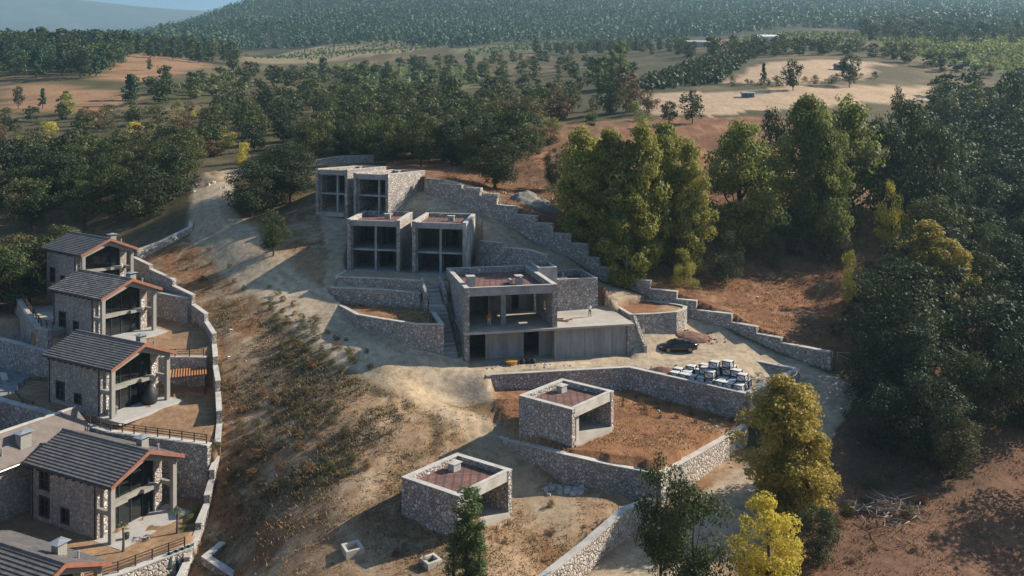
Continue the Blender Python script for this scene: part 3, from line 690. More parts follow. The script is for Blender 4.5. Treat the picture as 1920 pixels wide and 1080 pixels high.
stone_wall('curved stone planter wall between the villa terrace and the parked car', [p + Vector((0, 0, .06)) for p in PR], [3.0, 5.0, 5.0, 4.8, 4.6, 4.2, 4.0, 3.5, 3.0], d0=-.35, d1=.05, closed=False)
stone_wall('rubble edge of the upper dirt track on the left', [W(500, 318, 158), W(560, 305, 160), W(640, 292, 163), W(700, 290, 165)], 1.6, mat=STONE_L)

# ------------------------------------------------------------------ stairs
def flight(label, a, b, width_vec, n, walls=None):
    root = empty('stone_stairs', (b.x, b.y, b.z), label, 'stairs')
    d = Vector((b.x - a.x, b.y - a.y)); L = d.length; fr = Fr((a.x, a.y), d, width_vec); w = Vector(width_vec[:2]).length
    me = None
    for i in range(n):
        z = a.z + (b.z - a.z) * (i + .5) / n
        MB().fbox(fr, L * i / n, L * (i + 1) / n + .02, 0, w, min(a.z, b.z) - .6, z).build('step', CONC if i % 2 else SLAB, root)
    return root, fr, L, w
ra, fr, L_, w_ = flight('upper flight of stone steps beside the middle terrace', Vector((-12.0, 109.2, PAD)), Vector((-10.9, 105.6, -23.3)), (1.75, .5), 12)
ribbon(MB(), [Vector((-12.15, 109.3, -20.5)), Vector((-11.05, 105.4, -22.2))], [-20.4, -22.0], [-24.5] * 2, -.35, 0.0).build('side_wall', STONE, ra)
ribbon(MB(), [Vector((-10.1, 109.9, -20.5)), Vector((-9.0, 106.2, -22.2))], [-20.4, -22.0], [-24.5] * 2, 0, .4).build('side_wall', STONE, ra)
MB().prism([(-11.0, 105.58), (-9.1, 106.1), (-8.7, 104.4), (-10.6, 104.0)], -28, -23.3).build('landing', SLAB, ra)
rb, fr, L_, w_ = flight('lower flight of stone steps squeezed between planter and villa', Vector((-10.45, 104.1, -23.4)), Vector((-8.35, 97.4, -28.3)), (1.85, .45), 24)

# ------------------------------------------------------------------ the unfinished villa
vr = empty('unfinished_villa', VF(5.8, 7, VB), 'large unfinished two-storey stone villa with an open front and bare terrace', 'villa')
B = lambda name, mat, *a, par=None: MB().fbox(VF, *a).build(name, mat, par or vr)
m = MB(); holes_wall(m, VF, 't', 0, .6, 0, 14.5, VB - .6, VT - .003, [(9.0, 10.0, VFL + 1.0, VFL + 2.2)]); m.build('side_wall', STONE, vr)
m = MB(); holes_wall(m, VF, 't', 11.1, 11.7, 0, 14.5, VFL + .003, VT - .003, [(7.9, 9.0, VFL + .01, VFL + 3.7), (3.2, 4.0, VFL + 1.5, VFL + 2.6)]); m.build('side_wall', STONE, vr)
m = MB(); holes_wall(m, VF, 's', 10.6, 11.0, .6, 11.1, VFL, VT - 1.0, [(8.4, 9.4, VFL, VFL + 2.5), (4.2, 4.3, VFL + 3.0, VFL + 3.05)]); m.build('inner_back_wall', CONC_W, vr)
B('rear_wall', STONE, .6, 11.1, 14.0, 14.5, VB - .5, VT - .003)
B('partition', CONC_W, 4.4, 4.65, 7.0, 10.6, VFL, VT - 1.0)
B('roof_slab', CONC, .6, 11.1, .35, 14.0, VT - 1.05, VT - .82)
B('roof_deck', DECK, .62, 11.08, .4, 13.98, VT - .82, VT - .76)
fb = B('front_beam', CONC, .6, 11.1, 0.02, .38, VT - 1.02, VT - .32)
B('front_parapet', CONC, .6, 11.1, .05, .35, VT - .318, VT - .01)
for a in ((.0, .62, -.03, 14.55), (11.08, 11.73, -.03, 14.55)): B('parapet_cap', COPE, a[0], a[1], a[2], a[3], VT, VT + .07)
B('parapet_cap', COPE, .62, 11.08, -.02, .38, VT + .0, VT + .068); B('parapet_cap', COPE, .62, 11.08, 14.0, 14.55, VT, VT + .068)
for s in (1.5, 3.2, 7.8, 9.2, 10.4): B('bracket', METAL, s, s + .1, -.07, .02, VT - 1.0, VT - .62)
B('column', CONC, 5.1, 5.75, 2.6, 3.2, VFL, VT - 1.05)
B('floor_slab', SLAB, -.12, 11.7, -.45, 14.0, VFL - .26, VFL)
B('terrace_slab', SLAB, 11.7, 21.8, -.3, 11.3, VFL - .256, VFL + .003)
# lower storey
m = MB(); holes_wall(m, VF, 's', 2.0, 2.3, .6, 11.7, VB - .4, VFL - .26, [(.9, 3.0, VB - .4, VFL - .75), (7.9, 9.9, VB - .4, VFL - .6)]); m.build('lower_wall', CONC_W, vr)
for s0, s1 in ((3.9, 4.05), (6.6, 6.75)): B('formwork_rib', CONC_W, s0, s1, 1.95, 2.0, VB - .3, VFL - .27)
B('lower_room_back', BLOCK, .6, 11.5, 7, 7.2, VB - .4, VFL - .26)
B('lower_cross_wall', BLOCK, 5.2, 5.5, 2.3, 7, VB - .4, VFL - .26)
for k in range(5): B('wall_panel', CONC_W, 11.72 + k * 1.84, 11.72 + (k + 1) * 1.84 - .03, .35 + .02 * (k % 2), .65, VB - .5, VFL - .256)
B('return_wall', CONC_W, 11.45, 11.7, .35, 2.3, VB - .5, VFL - .26)
B('corner_pillar', STONE, 20.95, 21.7, -.1, .6, VB - .6, VFL - .256)
B('side_wall', STONE, 21.25, 21.7, .6, 11.2, VB - .6, VFL - .256)
B('footing', CONC, .7, 20.9, -.25, .30, VB - .7, VB - .12)
# roof boxes
ch = B('chimney', CONC, .75, 1.75, 2.2, 3.4, VT - .76, VT + .95); B('chimney_cap', COPE, .7, 1.8, 2.15, 3.45, VT + .95, VT + 1.03, par=ch)
ch = B('chimney', CONC, 7.6, 8.4, 4.4, 5.5, VT - .76, VT + .15); B('chimney_cap', COPE, 7.5, 8.5, 4.3, 5.6, VT + .35, VT + .43, par=ch); B('vent', COPE, 7.0, 7.25, 5.2, 6.6, VT - .76, VT - .2)
for q in ((7.65, 4.45), (8.25, 4.45), (7.65, 5.35), (8.25, 5.35)): B('cap_leg', CONC, q[0], q[0] + .1, q[1], q[1] + .1, VT + .15, VT + .35, par=ch)
# stair tower and annexe
TT = VT + .55
for a in ((11.73, 14.4, 9.0, 9.3), (11.73, 14.4, 18.2, 18.5), (11.73, 12.03, 9.3, 18.2), (14.1, 14.4, 9.3, 18.2)): 
    o = B('tower_wall', CONC, *a, VFL + .003, TT); B('tower_coping', COPE, a[0] - .0, a[1], a[2], a[3], TT, TT + .07, par=o)
B('tower_roof', DECK, 12.03, 14.1, 9.3, 18.2, TT - .95, TT - .8)
AT = VFL + 4.15
for a in ((14.42, 20.2, 9.0, 9.45), (14.42, 20.2, 15.8, 16.2), (19.75, 20.2, 9.45, 15.8), (14.42, 14.8, 9.45, 15.8)):
    o = B('annexe_wall', STONE, *a, VFL + .006, AT); B('annexe_coping', COPE, a[0] - .0, a[1] + .0, a[2] - .0, a[3] + .0, AT, AT + .08, par=o)
B('annexe_roof', DECK, 14.8, 19.75, 9.45, 15.8, AT - .95, AT - .8)
o = B('vent', CONC, 15.0, 16.1, 9.8, 10.5, AT - .8, AT + .12); B('vent_pipe', METAL, 15.5, 15.6, 10.1, 10.2, AT + .12, AT + .8, par=o)
B('vent', CONC, 14.5, 15.0, 12.3, 12.9, AT + .08, AT + .6)
# steps and side wall from terrace down to the yard
sr = empty('stone_stairs', VF(22.3, .5, VB), 'narrow steps with a stone side wall at the terrace corner', 'stairs')
for i in range(12): MB().fbox(VF, 21.74, 22.75, -.9 + i * .3, -.6 + i * .3, VB - .6, VB + (i + 1) * .3).build('step', SLAB if i % 2 else CONC, sr)
MB().hexa([VF(22.78, -1.0, VB - .6), VF(23.15, -1.0, VB - .6), VF(23.15, 2.6, VB - .6), VF(22.78, 2.6, VB - .6)], [VF(22.78, -1.0, VB + 1.2), VF(23.15, -1.0, VB + 1.2), VF(23.15, 2.6, VFL + .3), VF(22.78, 2.6, VFL + .3)]).build('side_wall', STONE_L, sr)
s2 = empty('stone_stairs', VF(21.9, 8, VFL), 'short flight of steps at the back of the terrace', 'stairs')
for i in range(5): MB().fbox(VF, 21.82, 22.9, 7.0 + i * .32, 7.3 + i * .32, VFL - 2.4, VFL - .75 + i * .17).build('step', SLAB if i % 2 else CONC, s2)

# ------------------------------------------------------------------ paired stone units
def unit(name, fr, w, d, z0, z1, label, split, patch=None, win=False):
    r = empty(name, fr(w / 2, d / 2, z0), label, 'unfinished house', 'open-fronted stone units')
    X = lambda n, mat, *a, par=None: MB().fbox(fr, *a).build(n, mat, par or r)
    th = .55; h = z1 - z0; zm = z0 + 3.15; zr = z1 - .85
    X('side_wall', STONE, 0, th, 0, d, z0 - 2, z1 - .08); X('side_wall', patch or STONE, w - th, w, 0, d, z0 - 2, z1 - .08)
    m = MB(); holes_wall(m, fr, 's', d - .4, d, th, w - th, z0 - 2, z1 - .08, [(1.6, 2.9, zm + .2, zm + 2.3)] if win else []); m.build('rear_wall', STONE, r)
    X('parapet_cap', COPE, -.04, th + .02, -.04, d + .04, z1 - .08, z1); X('parapet_cap', COPE, w - th - .02, w + .04, -.04, d + .04, z1 - .08, z1)
    X('parapet_cap', COPE, th + .02, w - th - .02, d - .42, d + .04, z1 - .08, z1 - .003)
    X('front_beam', CONC, th, w - th, .12, .5, z1 - .95, z1 - .15)
    X('roof_slab', CONC, th, w - th, .5, d - .4, zr - .2, zr); X('roof_deck', DECK, th, w - th, .5, d - .4, zr + .002, zr + .22)
    X('ground_slab', CONC, th, w - th, -.35, d - .4, z0 - .6, z0 + .04); X('middle_slab', CONC, th, w - th, .55, d - .4, zm - .25, zm)
    s = w * split
    X('column', CONC, s - .17, s + .17, .6, .95, z0 + .04, zm - .25); X('column', CONC, s - .17, s + .17, .6, .95, zm, zr - .2)
    X('jamb', CONC, th, th + .22, .6, .9, z0 + .04, zm - .25); X('jamb', CONC, th, th + .22, .6, .9, zm, zr - .2)
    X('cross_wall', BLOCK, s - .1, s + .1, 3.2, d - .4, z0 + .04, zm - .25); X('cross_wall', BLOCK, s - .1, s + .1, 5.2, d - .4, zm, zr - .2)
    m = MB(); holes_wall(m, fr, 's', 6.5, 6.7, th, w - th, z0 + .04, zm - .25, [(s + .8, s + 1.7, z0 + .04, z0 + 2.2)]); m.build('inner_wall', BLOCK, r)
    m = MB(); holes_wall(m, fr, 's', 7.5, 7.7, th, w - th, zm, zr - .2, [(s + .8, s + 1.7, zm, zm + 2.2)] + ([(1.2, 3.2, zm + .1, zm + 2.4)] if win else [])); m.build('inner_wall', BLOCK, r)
    c = X('chimney', CONC, w * .55, w * .55 + .9, d * .55, d * .55 + .7, zr + .22, z1 + .1); X('chimney_cap', COPE, w * .55 - .12, w * .55 + 1.02, d * .55 - .12, d * .55 + .82, z1 + .1, z1 + .17, par=c)
    return r
p0 = W(651, 410.5, 117.5); zt = p0.z
D1 = Fr(xy(p0), (.972, -.236), (.03, 1)); unit('unfinished_house', D1, 8.25, 12.0, PAD, zt, 'left unit of the middle pair of open-fronted stone blocks', .53, win=True)
p1 = W(772.5, 415, 114.6); D2 = Fr(xy(p1), (.972, -.236), (.06, 1))
stainm, nt, b = new_mat('cement_smeared_stone'); 
D2r = unit('unfinished_house', D2, 8.1, 12.0, PAD, zt, 'right unit of the middle pair, its side wall smeared with cement', .52)
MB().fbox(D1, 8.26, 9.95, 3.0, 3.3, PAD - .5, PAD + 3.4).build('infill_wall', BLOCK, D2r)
p2 = W(592, 316, 133.4); D3 = Fr(xy(p2), (.88, -.475), (.4, .916))
unit('unfinished_house', D3, 6.75, 11.6, TDPAD, p2.z, 'left unit of the top pair of open-fronted stone blocks under the oaks', .62)
D4 = Fr(xy(D3(8.0, 0, 0)), (.88, -.475), (.4, .916))
unit('unfinished_house', D4, 7.0, 11.6, TDPAD, p2.z - .5, 'right unit of the top pair with a broad sunlit stone side', .68)

# smeared cement on one side wall
nt = stainm.node_tree; b = nt.nodes['Principled BSDF']
src = STONE.node_tree
geo = nt.nodes.new('ShaderNodeNewGeometry'); n_ = N(nt, 'ShaderNodeTexNoise', Scale=.8, Detail=6.0); mp = nt.nodes.new('ShaderNodeMapping'); mp.inputs['Scale'].default_value = (1, 1, .4)
nt.links.new(geo.outputs['Position'], mp.inputs[0]); nt.links.new(mp.outputs[0], n_.inputs['Vector'])
nt.links.new(ramp(nt, n_.outputs[0], [(.42, (.24, .225, .21)), (.52, (.42, .40, .36)), (.7, (.50, .47, .42))]).outputs[0], b.inputs['Base Color']); b.inputs['Roughness'].default_value = .9
bump(nt, b, n_.outputs[0], .5, .1)
for o in D2r.children:
    if o.name.startswith('side_wall'): last = o
last.data.materials[0] = stainm

# ------------------------------------------------------------------ stone huts
def hut(f, r_, l_, h, label):
    a = Vector((f.x, f.y)); s = Vector((r_.x, r_.y)) - a; t = Vector((l_.x, l_.y)) - a; fr = Fr(a, s, t); w = s.length; d = t.length
    z1 = f.z; z0 = z1 - h; root = empty('stone_hut', fr(w / 2, d / 2, z0), label, 'hut')
    X = lambda n, mat, *q, par=None: MB().fbox(fr, *q).build(n, mat, par or root)
    # s runs along the open (sunlit) front, t along the left wall
    th = .5
    X('side_wall', STONE, 0, th, 0, d, z0 - 2.5, z1 - .07); X('side_wall', STONE, w - th, w, 0, d, z0 - 2.5, z1 - .07)
    X('rear_wall', STONE, th, w - th, d - th, d, z0 - 2.5, z1 - .07)
    X('front_beam', COPE, th, w - th, .06, .4, z1 - .95, z1 - .02); X('floor_slab', SLAB, th, w - th, -.15, d - th, z0 - 1.6, z0 + .25)
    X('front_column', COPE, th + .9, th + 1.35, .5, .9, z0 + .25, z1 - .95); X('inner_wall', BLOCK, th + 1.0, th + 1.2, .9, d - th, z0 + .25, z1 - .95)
    X('inner_column', CONC, w * .62, w * .62 + .25, d - th - .9, d - th - .6, z0 + .25, z1 - .95)
    X('roof_slab', CONC, th, w - th, .4, d - th, z1 - .95, z1 - .72); X('roof_deck', DECK, th, w - th, .4, d - th, z1 - .718, z1 - .55)
    for q in ((-.03, th, -.03, d + .03), (w - th, w + .03, -.03, d + .03), (th, w - th, d - th, d + .03)): X('parapet_cap', COPE, *q, z1 - .07, z1)
    X('parapet_cap', COPE, th, w - th, .03, .43, z1 - .02, z1 + .02)
    c = X('chimney', CONC, w * .62, w * .62 + .9, d - th - 1.5, d - th - .8, z1 - .55, z1 + .12); X('chimney_cap', COPE, w * .62 - .1, w * .62 + 1.0, d - th - 1.6, d - th - .7, z1 + .12, z1 + .19, par=c)
    return root
uf = W(1072.5, 767.5, 77.2); uz = uf.z
hut(uf, WZ(1150.7, 732.5, uz), WZ(973, 741, uz), 3.85, 'upper stone hut with a brown sunken roof on the walled dry plot')
lf = W(858.25, 929.5, 66.5); lz = lf.z
hut(lf, WZ(960, 879.5, lz), WZ(753, 893.75, lz), 3.95, 'lower stone hut with a brown sunken roof behind the slim poplar')
# ------------------------------------------------------------------ the finished stone houses on the left
def house(fx, fy, z0, az, label, tile, wins, short=False, L=11.6):
    a = math.radians(az); gd = (math.sin(a), math.cos(a)); ld = (-math.cos(a), math.sin(a))
    fr = Fr((fx, fy), gd, ld); r = empty('stone_house', (fx, fy, z0), label, 'house', 'stone houses in a row on the left')
    X = lambda n, mat, s0, s1, t0, t1, q0, q1, par=None: MB().fbox(fr, s0, s1, t0, t1, z0 + q0, z0 + q1).build(n, mat, par or r)
    P = lambda s, t, z: fr(s, t, z0 + z)
    hw = 3.45
    for s in (-hw, hw): X('column', PLASTER, s - .22, s + .22, 0, .44, -1.0, 5.1)
    # stone body
    m = MB(); holes_wall(m, fr, 't', -3.6, -3.1, 2.0, L, z0 - 2.5, z0 + 5.45, [(w[0], w[1], z0 + w[2], z0 + w[3]) for w in wins]); m.build('side_wall', STONE_H, r)
    X('side_wall', STONE_H, 3.1, 3.6, 2.0, L, -2.5, 5.45)
    m = MB(); m.hexa([P(-3.1, L - .5, -2.5), P(3.1, L - .5, -2.5), P(3.1, L, -2.5), P(-3.1, L, -2.5)], [P(-3.1, L - .5, 5.5), P(3.1, L - .5, 5.5), P(3.1, L, 5.5), P(-3.1, L, 5.5)])
    m.hexa([P(-3.1, L - .5, 5.5), P(3.1, L - .5, 5.5), P(3.1, L, 5.5), P(-3.1, L, 5.5)], [P(-.05, L - .5, 7.0), P(.05, L - .5, 7.0), P(.05, L, 7.0), P(-.05, L, 7.0)]); m.build('rear_wall', STONE_H, r)
    for s0, s1 in ((-3.1, -2.55), (2.55, 3.1)): X('stone_pier', STONE_L, s0, s1, 1.75, 2.6, -.3, 5.5)
    for w in wins:
        f = MB()
        for q in ((w[0] - .12, w[1] + .12, w[2] - .12, w[2] + .02), (w[0] - .12, w[1] + .12, w[3] - .02, w[3] + .12), (w[0] - .12, w[0] + .02, w[2] + .02, w[3] - .02), (w[1] - .02, w[1] + .12, w[2] + .02, w[3] - .02)):
            f.fbox(fr, -3.68, -3.3, q[0], q[1], z0 + q[2], z0 + q[3])
        fo = f.build('window', WOOD, r)
        tm = (w[0] + w[1]) / 2; zm = (w[2] + w[3]) / 2
        g = MB(); g.fbox(fr, -3.5, -3.46, w[0], w[1], z0 + w[2], z0 + w[3]); g.build('pane', GLASS, fo)
        b_ = MB(); b_.fbox(fr, -3.56, -3.5, tm - .04, tm + .04, z0 + w[2], z0 + w[3]); b_.fbox(fr, -3.555, -3.5, w[0], w[1], z0 + zm - .035, z0 + zm + .035); b_.build('glazing_bar', WOOD, fo)
    for t in (2.25, L - .3): MB().tube([P(-3.68, t, -1.5), P(-3.68, t, 5.4)], .055, 6).build('downpipe', DARKM, r)
    # glazed front set back behind the columns
    gb = MB(); gb.hexa([P(-2.55, 2.1, 0), P(2.55, 2.1, 0), P(2.55, 2.15, 0), P(-2.55, 2.15, 0)], [P(-2.55, 2.1, 2.5), P(2.55, 2.1, 2.5), P(2.55, 2.15, 2.5), P(-2.55, 2.15, 2.5)]); gb.build('lower_glass', GLASS, r)
    for k, s in enumerate((-2.55, -1.3, 0, 1.3, 2.45)): X('mullion', DARKM, s, s + .1, 2.02, 2.1, 0, 2.5); 
    ug = MB(); ug.hexa([P(-2.55, 2.1, 2.95), P(2.55, 2.1, 2.95), P(2.55, 2.15, 2.95), P(-2.55, 2.15, 2.95)], [P(-2.55, 2.1, 5.5), P(2.55, 2.1, 5.5), P(2.55, 2.15, 5.5), P(-2.55, 2.15, 5.5)])
    ug.hexa([P(-2.55, 2.1, 5.5), P(2.55, 2.1, 5.5), P(2.55, 2.15, 5.5), P(-2.55, 2.15, 5.5)], [P(-.2, 2.1, 6.85), P(.2, 2.1, 6.85), P(.2, 2.15, 6.85), P(-.2, 2.15, 6.85)]); ug.build('upper_glass', GLASS, r)
    for s, h in ((-2.55, 5.5), (-1.3, 6.1), (0, 6.8), (1.3, 6.1), (2.45, 5.5)): X('mullion', DARKM, s, s + .1, 2.02, 2.1, 2.95, h)
    X('curtain', CURTAIN, -2.4, -1.5, 2.155, 2.2, .02, 2.45); X('curtain', CURTAIN, .1, 1.1, 2.155, 2.2, .02, 2.45)
    X('floor_band', PLASTER, -2.55, 2.55, 1.7, 2.3, 2.5, 2.95)
    for s in (-hw, hw): X('tie_beam', PLASTER, s - .17, s + .17, .44, 1.98, 2.5, 2.9)
    for sg in (-1, 1): X('balcony', PLASTER, min(sg * .9, sg * 2.5), max(sg * .9, sg * 2.5), 1.25, 1.7, 2.55, 2.92)
    X('patio', PATIO, -3.9, 4.2, -1.6, 2.1, -.35, .02)
    # gable frame
    for sg in (-1, 1):
        m = MB(); m.hexa([P(sg * (hw + .22), .02, 4.9), P(sg * (hw + .22), .42, 4.9), P(0, .42, 6.35), P(0, .02, 6.35)], [P(sg * (hw + .22), .02, 5.45), P(sg * (hw + .22), .42, 5.45), P(0, .42, 7.05), P(0, .02, 7.05)]); m.build('gable_beam', PLASTER, r)
    # roof
    ez, rz_, ew = 5.42, 7.3, 4.1
    t0, t1 = -.55, L + .45
    for sg in (-1, 1):
        m = MB(); m.hexa([P(sg * ew, t0, ez - .2), P(sg * ew, t1, ez - .2), P(0, t1, rz_ - .2), P(0, t0, rz_ - .2)], [P(sg * ew, t0, ez), P(sg * ew, t1, ez), P(0, t1, rz_), P(0, t0, rz_)]); ro = m.build('roof_slope', WOOD, r)
        n = 13
        for k in range(n):
            f0 = k / n; f1 = (k + 1.12) / n if k < n - 1 else 1.0
            s0 = ew * (1 - f0); s1 = ew * (1 - f1); za = ez + (rz_ - ez) * f0; zb = ez + (rz_ - ez) * f1
            q = MB(); q.hexa([P(sg * s0, t0 + .02, za + .003), P(sg * s0, t1, za + .003), P(sg * s1, t1, zb + .003), P(sg * s1, t0 + .02, zb + .003)], [P(sg * s0, t0 + .02, za + .11), P(sg * s0, t1, za + .11), P(sg * s1, t1, zb + .02), P(sg * s1, t0 + .02, zb + .02)])
            q.build('tile_course', tile, ro)
        m = MB(); m.hexa([P(sg * (ew + .03), t0 - .08, ez - .24), P(sg * (ew + .03), t0, ez - .24), P(0, t0, rz_ - .24), P(0, t0 - .08, rz_ - .24)], [P(sg * (ew + .03), t0 - .08, ez + .14), P(sg * (ew + .03), t0, ez + .14), P(0, t0, rz_ + .14), P(0, t0 - .08, rz_ + .14)]); m.build('fascia', COPPER, r)
        MB().tube([P(sg * (ew + .06), t0, ez - .05), P(sg * (ew + .06), t1, ez - .05)], .085, 6).build('gutter', DARKM, r)
    for k in range(9):
        t = 2.6 + k * (L - 3.2) / 8; X('rafter_end', WOOD, -4.05, -3.6, t, t + .14, 5.0, 5.2)
    for k in range(int((t1 - t0) / .42)):
        t = t0 + k * .42; m = MB(); m.hexa([P(-.16, t, rz_ - .02), P(.16, t, rz_ - .02), P(.16, t + .44, rz_ - .02), P(-.16, t + .44, rz_ - .02)], [P(-.07, t, rz_ + .13), P(.07, t, rz_ + .13), P(.07, t + .42, rz_ + .17), P(-.07, t + .42, rz_ + .17)]); m.build('ridge_tile', tile, r)
    zc = ez + (rz_ - ez) * .55
    c = X('chimney', PLASTER, 1.4, 2.2, 2.2, 3.0, zc - .3, zc + .95); m = MB()
    m.hexa([P(1.15, 1.95, zc + 1.12), P(2.45, 1.95, zc + 1.12), P(2.45, 3.25, zc + 1.12), P(1.15, 3.25, zc + 1.12)], [P(1.7, 2.5, zc + 1.3), P(1.9, 2.5, zc + 1.3), P(1.9, 2.7, zc + 1.3), P(1.7, 2.7, zc + 1.3)]); m.build('cowl', METAL, c)
    for q in ((1.4, 2.2), (2.1, 2.2), (1.4, 2.9), (2.1, 2.9)): X('cowl_leg', DARKM, q[0], q[0] + .1, q[1], q[1] + .1, zc + .95, zc + 1.14, par=c)
    v = MB().tube([P(2.3, 1.0, zc - .5), P(2.3, 1.0, zc + .4)], .09, 8).build('vent_pipe', METAL, r); MB().tube([P(2.3, 1.0, zc + .4), P(2.3, 1.0, zc + .5)], .14, 8).build('vent_cap', METAL, v)
    return r, fr
def gable(u, v, Y, az):              # from the foot of the right-hand column
    p = W(u, v, Y); a = math.radians(az); return p.x - 3.45 * math.sin(a), p.y - 3.45 * math.cos(a), p.z
WINS = [(8.6, 10.0, .7, 2.6), (5.5, 6.6, .75, 1.75)]
H1 = house(*gable(248, 536, 117.6, 37), 37, 'topmost grey-roofed stone house against the dark woods', TILE, WINS)
H2 = house(*gable(290.5, 619.5, 105, 33), 33, 'second stone house from the top, its roof tiles weathered pale', TILE_O, WINS)
H3 = house(*gable(316, 750, 92.4, 29), 29, 'third stone house with a brown lawn and an orange pergola', TILE, WINS)
H4 = house(*gable(328, 959, 79.3, 26), 26, 'fourth stone house with palms before its glazed front', TILE, [(8.9, 10.2, 3.2, 4.9), (8.9, 10.2, .6, 2.4), (6.0, 7.0, .6, 1.9)])
rf = W(122, 1056, 62); a5 = math.radians(24)
H5 = house(rf.x - .5 * math.cos(a5), rf.y + .5 * math.sin(a5), rf.z - 7.4, 24, 'lowest stone house, only its grey roof in view at the bottom left', TILE, WINS)

TILE_B = simple_mat('brown_fine_tile', (.20, .165, .145), .8, .18, 1.2, .15)
# wing behind the fourth house, ridge crossing
fr = H4[1]; z0 = H4[0].location.z
wr = empty('stone_house', fr(-4, 15.8, z0), 'brown-tiled wing behind the fourth house at the left edge', 'house')
P = lambda s, t, z: fr(s, t, z0 + z)
for n_, a in (('front_wall', (-13, 3.4, 13.2, 13.7)), ('rear_wall', (-13, 3.4, 18.0, 18.5)), ('end_wall', (2.9, 3.4, 13.7, 18.0))):
    if n_ == 'front_wall':
        m = MB(); holes_wall(m, fr, 's', a[2], a[3], a[0], a[1], z0 - 2, z0 + 5.3, [(-11, -6.4, z0 + 3.1, z0 + 4.8), (-11, -6.4, z0 - .5, z0 + 2.4)]); m.build(n_, STONE_H, wr)
    else: MB().fbox(fr, a[0], a[1], a[2], a[3], z0 - 2, z0 + 5.3).build(n_, STONE_H, wr)
MB().fbox(fr, -11, -6.4, 15.5, 15.6, z0 - .5, z0 + 4.9).build('inner_wall', BLOCK, wr)
for sg in (-1, 1):
    tc, ew = 15.8, 3.3
    q = MB(); q.hexa([P(-14, tc + sg * ew, 5.25), P(4.0, tc + sg * ew, 5.25), P(4.0, tc, 7.6), P(-14, tc, 7.6)], [P(-14, tc + sg * ew, 5.4), P(4.0, tc + sg * ew, 5.4), P(4.0, tc, 7.75), P(-14, tc, 7.75)]); ro = q.build('roof_slope', WOOD, wr)
    for k in range(14):
        f0, f1 = k / 14, min(1, (k + 1.1) / 14); ta, tb = tc + sg * ew * (1 - f0), tc + sg * ew * (1 - f1); za, zb = 5.4 + 2.35 * f0, 5.4 + 2.35 * f1
        q = MB(); q.hexa([P(-14, ta, za + .003), P(4.0, ta, za + .003), P(4.0, tb, zb + .003), P(-14, tb, zb + .003)], [P(-14, ta, za + .09), P(4.0, ta, za + .09), P(4.0, tb, zb + .02), P(-14, tb, zb + .02)]); q.build('tile_course', TILE_B, ro)
    MB().tube([P(-14, tc + sg * (ew + .06), 5.25), P(4, tc + sg * (ew + .06), 5.25)], .08, 6).build('gutter', METAL, wr)
MB().fbox(fr, -14, 4.0, 15.65, 15.95, z0 + 7.68, z0 + 7.86).build('ridge_cap', COPE, wr)
c = MB().fbox(fr, -3.4, -2.3, 13.5, 14.4, z0 + 5.4, z0 + 7.6).build('chimney', PLASTER, wr)
m = MB(); m.hexa([P(-3.65, 13.2, 7.75), P(-2.05, 13.2, 7.75), P(-2.05, 14.7, 7.75), P(-3.65, 14.7, 7.75)], [P(-2.95, 13.9, 7.95), P(-2.75, 13.9, 7.95), P(-2.75, 14.05, 7.95), P(-2.95, 14.05, 7.95)]); m.build('cowl', METAL, c)
m = MB()
for q in ((-3.4, 13.5), (-2.4, 13.5), (-3.4, 14.3), (-2.4, 14.3)): m.fbox(fr, q[0], q[0] + .1, q[1], q[1] + .1, z0 + 7.6, z0 + 7.76)
m.build('cowl_leg', DARKM, c)
v = MB().tube([P(-5.2, 13.6, 5.5), P(-5.2, 13.6, 7.0)], .1, 8).build('vent_pipe', METAL, wr)

# yard walls and railings on the left
def railing(label, pts, h=.95, sp=1.6, rails=3, mat=None, cat='railing'):
    mat = mat or WOOD; pts = [Vector(p) for p in pts]; r = empty('railing', pts[0], label, cat)
    for a, b in zip(pts, pts[1:]):
        n = max(1, round((b - a).length / sp))
        for i in range(n + 1):
            if i == 0 and a is not pts[0]: continue
            p = a.lerp(b, i / n); MB().bar(p - Vector((0, 0, .1)), p + Vector((0, 0, h)), .1).build('post', mat, r)
        for k in range(rails): z = Vector((0, 0, h - .05 - k * (h - .2) / rails)); MB().bar(a + z, b + z, .06, .07).build('rail', mat, r)
    return r
zw = lambda x: -31.9 - .55 * (x + 48) / 17 if x > -48 else -31.6
def on_line(L, z, x0, x1, dy=0): return [p + Vector((0, dy, 0)) for p in zline(L, z, x0, x1)]
railing('brown wooden railing along the brown lawn of the third house', on_line(CL34, zw, -47.5, -31.4, -.25))
railing('brown railing on the terrace wall above the orange pergola', on_line(CL23, -28.0, -44, -37.8, -.25))
railing('dark railing above the netted wall at the bottom left', on_line(CL45, -37.9, -40, -29.6, -.25))
nb = MB(); A = on_line(CL45, -37.9, -30.6, -28.9, -.75); NP = [A[0].lerp(A[-1], k / 14) for k in range(15)]
for k in range(14):
    w0, w1 = .12 * math.sin(k * 1.9), .12 * math.sin((k + 1) * 1.9); d0, d1 = .6 + k * .2, .6 + (k + 1) * .2
    nb.quad(NP[k] + Vector((0, w0, .25)), NP[k + 1] + Vector((0, w1, .25)), NP[k + 1] + Vector((.05, w1 * 2 - .1, -d1)), NP[k] + Vector((.05, w0 * 2 - .1, -d0)))
NETM = simple_mat('green_shade_net', (.018, .05, .05), .8, .3, 2, .3)
tag(own_base(nb.build('shade_net', NETM)), 'dark green shade net hanging over the wall corner, bottom left', 'net')
yw = [W(34, 552, 116), W(52, 580, 109.5), W(76, 613, 103.2), W(97, 617, 101.5)]
stone_wall('curved stone yard wall left of the second house', yw, [9, 8.5, 8, 8], d0=-.5, d1=.1)
railing('brown railing on the curved yard wall left of the second house', [p + Vector((0, .15, 0)) for p in yw])
